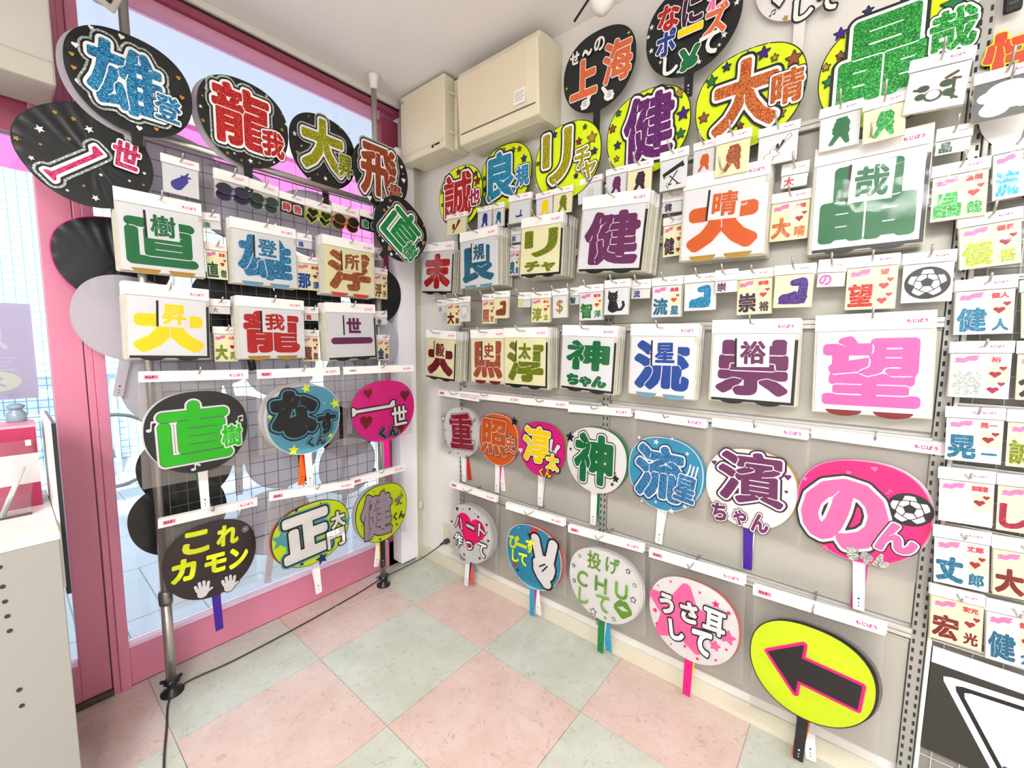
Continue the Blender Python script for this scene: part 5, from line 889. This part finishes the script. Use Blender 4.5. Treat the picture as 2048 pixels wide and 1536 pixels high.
# shop front: pink frame, glass, door
f=struct(empty('window_1',(-.7,.06,0)))
def wbox(n,m,*b,parent=f,bevel=.002):
    V=[b[0]+.7,b[1]+.7,b[2]-.06,b[3]-.06,b[4],b[5]]
    return box(n,m,*V,parent=parent,bevel=bevel)
wbox('stile',PINK,-1.318,-1.300,.055,.13,0,2.36); wbox('stile',PINK,-1.300,-1.272,.045,.13,0,2.36)
wbox('bottom_rail',PINK,-1.272,-.1,.06,.13,0,.138); wbox('glazing_bead',mat('pale_pink','#f0cfe4',.4),-1.272,-.2,.064,.09,.138,.152)
wbox('top_rail',PINK_SHADED,-1.318,-.1,.05,.13,2.385,2.413); wbox('reflection_strip',mat('light_pink','#d898b8',.4),-1.272,-.2,.07,.12,2.345,2.385)  # lower strip added: its lighter pink paints a reflection under the beam
wbox('dark_groove',BLACKP,-1.318,-.1,.047,.06,2.413,2.421); wbox('head_casing',mat('cream_casing','#dcdad0',.5),-1.318,-.1,.035,.13,2.421,2.447)
wbox('jamb',PINK_SHADED,-.2,-.1,.06,.14,0,2.36)
wbox('glass_pane',GLASS,-1.272,-.2,.098,.102,.15,2.345,bevel=0)
d=struct(empty('door_1',(-1.8,.06,0)))
def dbox(n,m,*b): return box(n,m,b[0]+1.8,b[1]+1.8,b[2]-.06,b[3]-.06,b[4],b[5],parent=d,bevel=.002)
dbox('stile',PINK,-1.393,-1.320,.065,.12,.02,1.95); dbox('stile',PINK,-2.4,-2.3,.065,.12,.02,1.95)
dbox('bottom_rail',PINK,-2.3,-1.393,.065,.12,.02,.15); dbox('top_rail',PINK_SHADED,-2.3,-1.393,.065,.12,1.83,1.95)
dbox('glass_pane',GLASS,-2.3,-1.393,.09,.094,.15,1.83); dbox('threshold',mat('dark_sill','#4c4640',.5),-2.4,-1.318,.05,.2,0,.02)
dbox('transom',PINK_SHADED,-3.6,-1.35,.065,.14,1.95,2.447)
struct(box('wall_window_side',WALL,-3.6,-2.4,.06,.16,0,1.95))
struct(box('trim_1',PINK,-1.349,-1.318,.05,.13,1.95,2.447,bevel=.002))
o=empty('door_header_box',(-2.3,-.03,1.915)); tag(o,'large pale grey header box above the pink door','header box')
MB().box(-1.3,.955,-.10,.075,.06,.532).obj('housing',mat('header_grey','#bab6af',.6),o,bevel=.004)
MB().box(-1.3,.955,-.11,.08,.0,.06).obj('bottom_lip',mat('header_grey2','#b4b2a6',.5),o,bevel=.006)
# white casing and blind rail in the corner
struct(box('trim_2',mat('white_pvc','#eceaf0',.5),-.172,-.062,-.02,.06,.03,2.20,bevel=.004))
struct(box('trim_3',BEIGE,-.060,-.040,.0,.06,0,2.3,bevel=.003)); struct(box('trim_4',BEIGE,-.030,-.0,.02,.06,0,2.447,bevel=.003)); struct(box('wall_corner',WALL,-.1,0,.06,.16,0,2.447))
mb=MB()
for k in range(230):
    z=2.1-k*.0085
    if z>.16: mb.lathe([(.0005,-.003),(.003,-.0015),(.003,.0015),(.0005,.003)],(-.035,-.006,z),6)
t=empty('blind_chain',(0,0,0)); tag(t,'thin beaded blind chain hanging down the corner casing','chain')
c_=mb.obj('bead_string',mat('pale_bead','#c9c4ae',.4),t,smooth=True); c_['kind']='stuff'
MB().box(-.045,-.025,-.014,0,.30,.34).obj('cord_weight',BEIGE,t,bevel=.003)
mb=MB(); random.seed(3); x,y,a=-.05,-.05,3.6
for k in range(150):
    a+=random.uniform(-.16,.16)-.006; x+=.0058*math.cos(a); y+=.0058*math.sin(a)
    if y>-.02: a-=.3
    if y<-.16: a+=.25*(-1 if math.cos(a)<0 else 1)
    mb.lathe([(.0005,0),(.0026,.0012),(.0026,.0035),(.0005,.005)],(x,min(y,.03),0),6)
t=mb.obj('bead_chain',mat('clear_bead','#cfcabc',.2),None,smooth=True); tag(t,'loose clear bead chain lying on the floor in the corner','chain')
# breaker box
r=root('breaker_box','R',.19,2.275,0); tag(r,'cream plastic breaker box mounted below the ceiling in the corner','electrical box')
MB().box(-.155,.175,-.150,.155,0,.085).obj('case',CREAMP,r,bevel=.008)
MB().box(-.162,.162,-.158,.158,.085,.148).obj('cover',CREAMP,r,bevel=.006)
MB().box(-.162,.162,-.128,-.118,.148,.1495).obj('cover_groove',BEIGE,r,bevel=.0005)
for y in(.085,-.085):
    o=MB().tube([(.163,y,.12),(.170,y,.118),(.175,y,.07),(.175,y,.05)],.004,6).obj('clasp',CREAMP,r,smooth=True)
    MB().box(.166,.182,y-.022,y-.004,.045,.062).obj('latch',BEIGE,o,bevel=.002)
for k in range(5): MB().tube([(-.10+k*.055+.013*math.cos(q*PI/6),-.1505,.045+.013*math.sin(q*PI/6)) for q in range(13)],.0012,5,False).obj('knockout',BEIGE,r)
MB().box(.075,.088,-.142,-.124,.148,.1492).obj('maker_mark',BLACKP,r); MB().box(.094,.130,-.136,-.128,.148,.1492).obj('maker_text',BLACKP,r)
put('warning_disc',gmesh('disc',0,0,.016,.016),r,(-.145,.13,.1485),m=fm('sky'))
# air conditioner
r=root('air_conditioner','R',.665,2.235,0); tag(r,'cream wall air conditioner beside the breaker box','air conditioner')
mb=MB(); P=[(-.145,.0),(-.150,.10),(-.142,.148),(.12,.165),(.150,.150),(.158,.10),(.158,.0)]
n_=len(P); V=[(-.215,a,b) for a,b in P]+[(.215,a,b) for a,b in P]; mb.add(V,[tuple(range(n_)),tuple(range(n_,2*n_))[::-1]]+[(i,n_+i,n_+(i+1)%n_,(i+1)%n_) for i in range(n_)])
mb.obj('case',CREAMP,r,bevel=.006)
mb=MB(); P=[(-.098,.1525),(.115,.169),(.142,.158),(.142,.152),(-.098,.148)]; n_=len(P); V=[(-.205,a,b) for a,b in P]+[(.165,a,b) for a,b in P]
mb.add(V,[tuple(range(n_)),tuple(range(n_,2*n_))[::-1]]+[(i,n_+i,n_+(i+1)%n_,(i+1)%n_) for i in range(n_)]); mb.obj('front_panel',mat('cream_panel','#e0d6bc',.4),r,bevel=.003)
MB().box(-.2,.2,-.1035,-.100,.149,.1535).obj('panel_gap',mat('gap_dark','#6a6450',.6),r)
MB().box(-.19,.19,-.150,-.147,.03,.11).obj('louvre',BEIGE,r,bevel=.001)
o=MB().box(.10,.155,-.085,-.03,.157,.1583).obj('rating_label',CARD,r)
for k in range(4): MB().box(.105,.15-.006*(k%2),-.045-k*.009,-.042-k*.009,.1583,.1588).obj('print_line',mat('faint_grey','#b4aea0',.6),o)
# ceiling tension poles, cross bar and wire mesh at the window
def pole(x,y,z1,lab,lock):
    t=empty('tension_pole',(x,y,0)); tag(t,lab,'pole')
    MB().lathe([(.0155,.05),(.0155,lock)],seg=16).obj('lower_tube',STEEL,t,smooth=True)
    MB().lathe([(.0125,lock),(.0125,z1-.06)],seg=16).obj('upper_tube',STEEL,t,smooth=True)
    MB().lathe([(.019,lock-.03),(.020,lock-.02),(.020,lock+.01),(.016,lock+.02)],seg=16).obj('collar',DSTEEL,t,smooth=True)
    MB().lathe([(.034,0),(.034,.006),(.014,.018),(.012,.035),(.024,.04),(.024,.047),(.010,.052),(.010,.06)],seg=18).obj('foot',BLACKP,t,smooth=True)
    MB().lathe([(.013,z1-.065),(.016,z1-.06),(.024,z1-.012),(.026,z1)],seg=18).obj('ceiling_cap',mat('cap_white','#e4e2dc',.5),t,smooth=True)
    for q in range(3):
        a=q*2.1+.4; MB().tube([(.0,0,.043),(.034*math.cos(a),.034*math.sin(a),.043)],.006,6).obj('wing',BLACKP,t)
pole(-1.186,-.086,2.446,'chromed tension pole at the left end of the wire mesh',.36); pole(-.324,-.073,2.446,'chromed tension pole beside the white pillar',1.92)
t=MB().tube([(-1.19,-.105,1.878),(-.30,-.095,1.868)],.0125,14).obj('cross_bar',STEEL,None,smooth=True); tag(t,'horizontal chromed bar between the two poles above the mesh','bar')
t=empty('wire_mesh_panel',(-.72,-.08,.46)); tag(t,'grid wire mesh panel hung between the poles before the window','mesh panel')
WIRE=mat('wire_grey','#6e6c6a',.4,.6); nx,nz=16,28; wv=MB().tube([(0,0,0),(0,0,nz*.05)],.0013,5).mesh('wire'); wh=MB().tube([(0,0,0),(nx*.05,0,0)],.0013,5).mesh('wire')
for i in range(nx+1): put('wire',wv,t,(-.435+i*.05,.0,0),m=WIRE)
for j in range(nz+1): put('wire',wh,t,(-.435,.0026,j*.05),m=WIRE)
for z in (0,nz*.05): MB().tube([(-.435,0,z),(.365,0,z)],.0028,6).obj('frame_rod',WIRE,t)
# fans facing the street
def translucent():
    m=fancol('wb'); nt=m.node_tree; b=nt.nodes['Principled BSDF']; out=nt.nodes['Material Output']
    tl=nt.nodes.new('ShaderNodeBsdfTranslucent'); tl.inputs[0].default_value=lin('#dcd8dc'); mx=nt.nodes.new('ShaderNodeMixShader'); mx.inputs[0].default_value=.4
    nt.links.new(b.outputs[0],mx.inputs[1]); nt.links.new(tl.outputs[0],mx.inputs[2]); nt.links.new(mx.outputs[0],out.inputs[0])
translucent()
BPOS=['jutting out over the pink door stile','below the black one jutting out','behind the eggplant pack','behind the purple sunglasses','behind the heart sunglasses','behind the green lettered bag','above the green lettered bag','right of the blue glitter pack','jutting out by the white pillar','below the red lettered pack','behind the handle of the green lettered fan','between the green and blue bags','above the sky blue fan','behind the magenta fan bag','below the sky blue fan','above the yellow navy fan','beside the clapping fan','between yellow and green packs','left of the yellow navy fan','above the magenta fan']
for i,(c,u,v,n) in enumerate(BACKS):
    q=root('hand_fan','W',u,v,-n*.9+.045 if n>0 else .03+n,random.uniform(-.25,.25)); c_='wb' if c=='w' else c; fancol('wb'); fan_parts(q,.285,.27,c_,'pink' if (c=='k' and i<1) else c_,c_,.12,rib=1)
    nm={'k':'black','w':'white'}[c]; tag(q,'plain '+nm+' ribbed fan behind the mesh, '+BPOS[i],'fan','plain '+nm+' fans behind the mesh')
# shelving uprights and steel back panels of the right wall
PANEL=mat('panel_grey','#b2b0a7',.4,.25,noise=.05,scale=5); SLOT=mat('slot_dark','#2c2c2c',.7)
UPR=mat('upright_grey','#a6a6a2',.4,.5)
for u,z0,z1,nm in ((.33,.10,1.85,'nearest the corner'),(1.128,.10,1.85,'in the middle of the wall'),(2.037,.02,2.02,'left of the name sheet columns')):
    t=root('slotted_upright','R',u,z0,0); tag(t,'grey slotted steel shelving upright '+nm,'upright')
    MB().box(-.014,.014,0,z1-z0,.0,.022).obj('channel',UPR,t,bevel=.001)
    mb=MB(); z=.02
    while z<z1-z0-.03:
        for x in(-.008,.008): mb.box(x-.0025,x+.0025,z,z+.012,.0215,.0228)
        z+=.025
    s=mb.obj('slots',SLOT,t); s['kind']='stuff'
def rail(u0,u1,v,nm,h=.026,n0=.022):
    t=root('steel_rail','R',(u0+u1)/2,v,n0); tag(t,nm,'rail'); L=(u1-u0)/2
    MB().box(-L,L,-h/2,h/2,0,.012).obj('bar',mat('rail_grey','#c4c2bc',.3,.4),t,bevel=.0015)
    MB().box(-L,L,-.002,.001,.012,.0126).obj('groove_shade',mat('rail_shadow','#8a8884',.5),t)  # shade of a groove, painted as a darker strip on the bar
k=0
for b0,b1,nm in ((.344,1.114,'left bay'),(1.142,2.023,'right bay')):
    for i,(z0,z1) in enumerate(((.105,.47),(.51,.98),(1.02,1.285),(1.31,1.60),(1.60,1.845))):
        t=root('back_panel','R',(b0+b1)/2,(z0+z1)/2,.004); tag(t,'grey steel back panel, %s, %s row from the floor'%(nm,('first','second','third','fourth','fifth')[i]),'panel')
        MB().box(-(b1-b0)/2+.001,(b1-b0)/2-.001,-(z1-z0)/2+.001,(z1-z0)/2-.001,0,.010).obj('sheet',PANEL,t,bevel=.0015)
        MB().box(-(b1-b0)/2+.001,(b1-b0)/2-.001,(z1-z0)/2-.008,(z1-z0)/2-.001,.010,.014).obj('folded_edge',PANEL,t,bevel=.001)
    for z,n_ in ((.493,'lowest'),(.998,'second'),(1.297,'third'),(1.592,'fourth'),(1.842,'top')): rail(b0,b1,z,'grey steel hook rail, %s, %s in height'%(nm,n_))
# gridded panel right of the last upright
t=root('grid_panel','R',2.54,.98,.0); tag(t,'grey panel with white wire grid behind the name sheet columns','panel')
MB().box(-.48,.48,-.88,.90,.0,.012).obj('back_sheet',mat('grid_back','#84827c',.6),t)
MB().box(-.487,-.478,-.9,.92,.0,.03).obj('white_frame',mat('cap_white2','#e2e0da',.5),t,bevel=.002)
wv=MB().tube([(0,-.88,0),(0,.9,0)],.0011,5).mesh('wire'); wh=MB().tube([(-.48,0,0),(.48,0,0)],.0011,5).mesh('wire'); WW=mat('wire_white','#cfcdc8',.4)
for i in range(19): put('wire',wv,t,(-.455+i*.05,0,.016),m=WW)
for j in range(36): put('wire',wh,t,(0,-.86+j*.05,.0185),m=WW)
# price rails of the name sheet columns
for j in range(7): rail(2.06,2.6,1.395-.1492*j,'dark rail under the name sheet columns, %s from the top'%('first','second','third','fourth','fifth','sixth','seventh')[j],.014,.02)
# triangle board
t=root('triangle_board','R',2.165,.335,.03,math.radians(-.5)); tag(t,'black board with a large white triangle, lowest at the right edge','board')
MB().box(-.102,.30,-.137,.102,-.001,.002).obj('board',mat('board_black','#2c2a28',.5),t)
MB().box(-.102,.30,.102,.144,-.001,.003).obj('header_card',CARD,t)
def clip(P,a,b,c):                                  # keep a*x+b*y<=c
    out=[]
    for i in range(len(P)):
        p_,q_=P[i],P[(i+1)%len(P)]; dp=a*p_[0]+b*p_[1]-c; dq=a*q_[0]+b*q_[1]-c
        if dp<=0: out.append(p_)
        if dp*dq<0: s_=dp/(dp-dq); out.append((p_[0]+(q_[0]-p_[0])*s_,p_[1]+(q_[1]-p_[1])*s_))
    return out
def tp(s,m,z,nm):
    A,B,C_=(-.084,.078),(.36,.105),(.15,-.36); cx,cy=.142,-.059
    P=[(cx+(x-cx)*s,cy+(y-cy)*s) for x,y in (C_,B,A)]
    a0=P[2]; P=P[:2]+[(a0[0]+.02*s,a0[1]+.0012),(a0[0]+.006,a0[1]-.003),(a0[0]+.0075,a0[1]-.015)]
    P=clip(clip(P,0,-1,.134),1,0,.28); MB().add([(x,y,z) for x,y in P],[tuple(range(len(P)))]).obj(nm,m,t)
tp(1.0,fm('white'),.0026,'white_border'); tp(.90,fm('k'),.0029,'black_line'); tp(.83,SHEET['white'],.0032,'white_triangle')
letter(t,'次' if '次' in FIELD else '太',(.07),-.105,.07,.055,.0036,fm('navy2'),(),.04)
hook('R',2.30,.46,.06,'triangle board')
hook('R',2.075,1.80,.10,'head silhouette pack',tip=.02)
# wall socket, plug, cable, power cord
r=root('wall_socket','R',.205,.19,0); tag(r,'beige wall socket low beside the corner','socket')
MB().box(-.036,.036,-.06,.06,0,.007).obj('plate',BEIGE,r,bevel=.002)
for y in(-.022,.022):
    o=MB().box(-.013,.013,y-.014,y+.014,.007,.009).obj('outlet',CREAMP,r,bevel=.001)
    for x in(-.005,.005): MB().box(x-.001,x+.001,y-.004,y+.004,.009,.0094).obj('slot',BLACKP,o)
def bez(P,n=14):
    out=[]
    P=[P[0]]+list(P)+[P[-1]]
    for i in range(1,len(P)-2):
        a,b,c,d_=[Vector(q) for q in P[i-1:i+3]]
        for k in range(n):
            t_=k/n; out.append(.5*((2*b)+(c-a)*t_+(2*a-5*b+4*c-d_)*t_*t_+(3*b-a-3*c+d_)*t_**3))
    out.append(Vector(P[-2])); return out
cab=mat('cable_grey','#3a3836',.5)
t=empty('power_cord',(-.02,-.21,.16)); tag(t,'dark power cord running from the wall socket along the window to the left pole','cord')
P=[(-.03,-.212,.165),(-.055,-.20,.15),(-.12,-.14,.09),(-.20,-.08,.045),(-.32,-.045,.02),(-.48,-.05,.004),(-.75,-.075,.004),(-1.0,-.085,.004),(-1.14,-.075,.004),(-1.20,-.12,.004),(-1.235,-.25,.004),(-1.275,-.42,.004),(-1.30,-.62,.004),(-1.34,-1.0,.004)]
MB().tube([p-Vector((-.02,-.21,.16)) for p in bez(P)],.0032,7).obj('cable',cab,t,smooth=True)
MB().tube([(.009,-.002,.005),(-.012,-.002,.005),(-.02,.0,.003),(-.036,.012,-.008)],[.014,.014,.008,.005],10).obj('plug',cab,t,smooth=True)
P=[(-.42,-.10,.004),(-.7,-.12,.004),(-.98,-.125,.004),(-1.15,-.10,.004)]
# little objects high up
t=root('ceiling_camera','R',1.215,2.235,.3); tag(t,'small round white camera hanging at the top edge of the picture','camera')
MB().lathe([(.003,-.036),(.02,-.03),(.033,-.012),(.035,.004),(.028,.022),(.018,.03),(.016,.05)],seg=24).obj('dome',mat('cap_white','#e4e2dc',.5),t,smooth=True).rotation_euler=(-PI/2,0,0)
MB().tube([(0,.04,0),(0,.21,0)],.006,8).obj('stem',CARD,t)
for x in(-.004,.004): MB().box(x-.0012,x+.0012,-.004,.004,.034,.036).obj('lens_mark',BLACKP,t)
t=root('black_rod','R',1.12,2.22,.3,0); tag(t,'short black rod sticking down from the ceiling beside the camera','rod')
MB().tube([(0,0,0),(.11,.09,0),(.28,.226,0)],.0035,8).obj('rod',BLACKP,t,smooth=True)
t=empty('spotlight',(-1.285,-.3,2.10)); tag(t,'grey spotlight head with chrome front at the top left','lamp'); t.rotation_euler=(.5,.25,.3)
MB().box(-.045,.03,-.05,.05,.0,.10).obj('housing',mat('lamp_grey','#9a948e',.4,.4),t,bevel=.006)
MB().box(-.05,.035,-.055,-.047,-.004,.10).obj('chrome_bezel',STEEL,t,bevel=.003); MB().box(-.035,.02,-.058,-.054,.01,.09).obj('dark_lens',BLACKP,t)
MB().tube([(0,0,.1),(.03,-.1,.37)],.008,8).obj('arm',DSTEEL,t)
t=root('remote_control','R',2.075,1.99,.02,.03); tag(t,'black remote control hanging on the wall at the upper right','remote control')
MB().box(-.014,.014,-.02,.11,0,.014).obj('body',BLACKP,t,bevel=.004)
for k_ in range(5): MB().box(-.008,.008,-.008+.02*k_,0+.02*k_,.014,.0155).obj('button',mat('dark_button','#3a3c40',.5),t,bevel=.001)
# ---------------------------------------------------------------- display chest at the lower left
t=empty('display_chest',(-1.8,-.25,0)); tag(t,'pale grey display chest with round holes in its side, lower left','chest')
CH=mat('chest_grey','#96958f',.55)
mb=MB().box(-.6,.367,-.2,.24,0,.766); mb.obj('carcass',CH,t,bevel=.002)
MB().box(-.6,.369,-.203,.24,.766,.784).obj('top_board',mat('chest_top','#ece4e2',.45),t,bevel=.002)
hm=MB().lathe([(.0045,-.001),(.0045,.0012)],seg=12).mesh('shelf_hole')
for x in (.275,):
    for z in (.735,.69,.655,.62,.585,.44,.40,.20):
        o=put('shelf_hole',hm,t,(x+(.735-z)*.03,-.2005,z),m=SLOT); o.rotation_euler=(PI/2,0,0)
t=empty('striped_box',(-1.62,-.13,.784)); tag(t,'box with wide crimson and white stripes on the display chest','box')
for k_,(z0,z1,c) in enumerate(((0,.065,'#a8234f'),(.065,.145,'#dcd8d6'),(.145,.215,'#a8234f'))): MB().box(-.30,.175,-.05,.06,z0,z1).obj('stripe_band',mat('stripe_%d'%k_,c,.5),t)
MB().box(-.302,.177,-.052,.062,.215,.222).obj('lid',mat('lid_pink','#e8a0b8',.45),t,bevel=.002)
t=empty('leaning_board',(-1.424,-.22,.60)); tag(t,'thin board with white face and black edge standing beside the striped box','board')
MB().box(-.006,.0,-.12,.16,.0,.43).obj('white_face',CARD,t); MB().box(.0,.008,-.12,.165,-.02,.425).obj('black_backing',BLACKP,t)
t=empty('leaflet_holder',(-1.50,-.235,.784)); tag(t,'clear acrylic holder with two pens inside, before the striped box','holder')
AC=glass_mat(); AC.name='acrylic'
MB().box(-.03,.032,-.022,-.020,0,.055).obj('front_panel',AC,t); mb=MB(); mb.add([(-.03,.0,0),(.032,.0,0),(.05,.035,.185),(-.01,.035,.185),(-.03,.002,0),(.032,.002,0),(.05,.037,.185),(-.01,.037,.185)],BOXF).obj('tall_back',AC,t)
for x in (-.03,.031): MB().box(x,x+.0015,-.02,.0,0,.055).obj('side_panel',AC,t)
MB().box(-.03,.032,-.02,.002,0,.0015).obj('base',AC,t)
MB().box(.034,.044,.034,.038,.17,.185).obj('white_tip',CARD,t)
for i,(a,b) in enumerate((((-.015,-.012,.003),(.028,.012,.12)),((-.02,-.010,.003),(.012,.01,.085)))):
    o=MB().tube([a,b],.0036,8).obj('pen',CARD if i else mat('clear_plastic2','#bdb8b4',.3),None,smooth=True); o.location=(-1.50,-.235,.784)
    tag(o,('white pen' if i else 'grey capped marker')+' standing inside the acrylic holder','pen')
# ---------------------------------------------------------------- the street outside
def facade_mat():
    m,nt,b=newmat('facade_tiles'); g=nt.nodes.new('ShaderNodeNewGeometry'); mp=nt.nodes.new('ShaderNodeMapping'); mp.inputs['Rotation'].default_value=(PI/2,0,0)
    br=nt.nodes.new('ShaderNodeTexBrick'); br.offset=0; br.inputs['Scale'].default_value=1; br.inputs['Brick Width'].default_value=.075; br.inputs['Row Height'].default_value=.075; br.inputs['Mortar Size'].default_value=.004
    br.inputs['Color1'].default_value=(.9,.93,.95,1); br.inputs['Color2'].default_value=(.9,.93,.95,1); br.inputs['Mortar'].default_value=(.12,.42,.55,1)
    nt.links.new(g.outputs['Position'],mp.inputs[0]); nt.links.new(mp.outputs[0],br.inputs['Vector']); nt.links.new(br.outputs[0],b.inputs['Base Color']); b.inputs['Roughness'].default_value=.5; return m
t=box('street_building',facade_mat(),-7,4,4.6,5.2,-.12,4.2); tag(t,'bright white tiled building across the street','building')
gr=struct(box('ground',mat('street_grey','#b9c4c8',.8),-8,5,.14,9,-.22,-.125))
pv=MB().box(.003,.297,.003,.597,-.005,.0).mesh('paving_slab'); PV=mat('slab','#cfdadd',.7,noise=.06,scale=9)
for i in range(-9,7):
    for j in range(0,6): put('paving_slab',pv,gr,(i*.3+(.15 if j%2 else 0),.16+j*.6,-.12),m=PV)
t=empty('awning',(-.6,1.0,1.96)); tag(t,'glossy pink awning valance hanging over the pavement','awning')
AW=mat('awning_pink','#f86cb0',.35)
for i in range(12): MB().box(-2.2+i*.37,-2.2+i*.37+.367,-.01,.01,0,.42).obj('valance_panel',AW,t)
MB().box(-2.2,2.24,-.03,.03,.42,.45).obj('top_rail',mat('awning_rail','#dfe6f4',.5),t)
t=empty('bicycle',(-.89,3.3,-.12)); tag(t,'grey bicycle parked outside, seen through the left part of the window','bicycle')
TY=mat('tyre_grey','#4c5458',.6)
for x in (0,-1.0):
    wl=MB().tube([(x+.33*math.cos(q*PI/24),0,.345+.33*math.sin(q*PI/24)) for q in range(49)],.016,8,False).obj('wheel',TY,t,smooth=True)
    for q in range(14):
        a=q*PI/7; MB().tube([(x,0,.345),(x+.32*math.cos(a),0,.345+.32*math.sin(a))],.0015,4).obj('spoke',STEEL,wl)
mb=MB()
for a,b in (((0,0,.28),(-.12,0,.85)),((-.1,0,.72),(-.75,0,.72)),((-.1,0,.6),(-.6,0,.28)),((-.6,0,.28),(-.75,0,.85)),((-.6,0,.28),(-1.0,0,.28)),((-.72,0,.7),(-1.0,0,.28))): mb.tube([a,b],.014,8)
mb.obj('frame_tubes',mat('bike_blue','#8ca4b4',.4),t,smooth=True)
MB().tube([(-.12,-.25,.9),(-.12,0,.86),(-.12,.25,.9)],.011,8).obj('handlebar',STEEL,t); MB().box(-.85,-.65,-.06,.06,.85,.9).obj('saddle',BLACKP,t,bevel=.015)
t=empty('street_table',(-1.3,4.1,-.12)); tag(t,'pale slatted display table standing across the pavement','table')
for k_ in range(4): MB().box(-.9,.55,-.35+k_*.18,-.2+k_*.18,1.02+k_*.05,1.04+k_*.05).obj('slat',mat('pale_blue','#c4d8ec',.5),t)
for x in(-.85,.5): MB().box(x-.02,x+.02,-.3,.3,0,1.02).obj('leg',mat('pale_blue','#c4d8ec',.5),t)
t=empty('glass_jar',(-1.60,-.09,1.006)); tag(t,'small grey glass jar with a lid behind the striped box','jar')
t.location=(-1.475,-.09,1.006); MB().lathe([(.018,0),(.02,.004),(.02,.022),(.013,.03),(.013,.033)],seg=18).obj('bowl',mat('grey_glass','#8ea4b4',.15),t,smooth=True); MB().lathe([(.010,.033),(.017,.038),(.018,.044),(.010,.049)],seg=18).obj('lid',mat('grey_glass','#8ea4b4',.15),t,smooth=True)
t=empty('door_poster',(-1.52,.10,1.05)); tag(t,'translucent lilac poster on the door glass with a pale fish character','poster')
MB().box(-.2,.097,-.001,.001,0,.288).obj('sheet',mat('poster_lilac','#c8b8d8',.6),t)
def pl(key,x,z,w_,h_,m,b):
    me=gmesh(key,b,b,w_,h_)
    if me: o=put('letter',me,t,(x,-.002,z),m=m); o.rotation_euler=(PI/2,0,0); return o
pl('魚',-.0,.20,.09,.10,mat('poster_pale','#ded4ea',.6),.015); pl('disc',.0,.055,.13,.065,mat('poster_oval','#e0e0d0',.6),0)
o=pl('水',.01,.055,.05,.045,mat('poster_grey','#c0bccc',.6),.02)
if o: o.location.y=-.003
for k_ in range(5): MB().box(-.08,.06-.01*(k_%3),-.0018,-.0012,.125-k_*.012,.127-k_*.012).obj('text_line',mat('poster_pale','#ded4ea',.6),t)

for f in FANS: fan(f)
for p in BIG: big(p)
for p in SMALL: small(p)
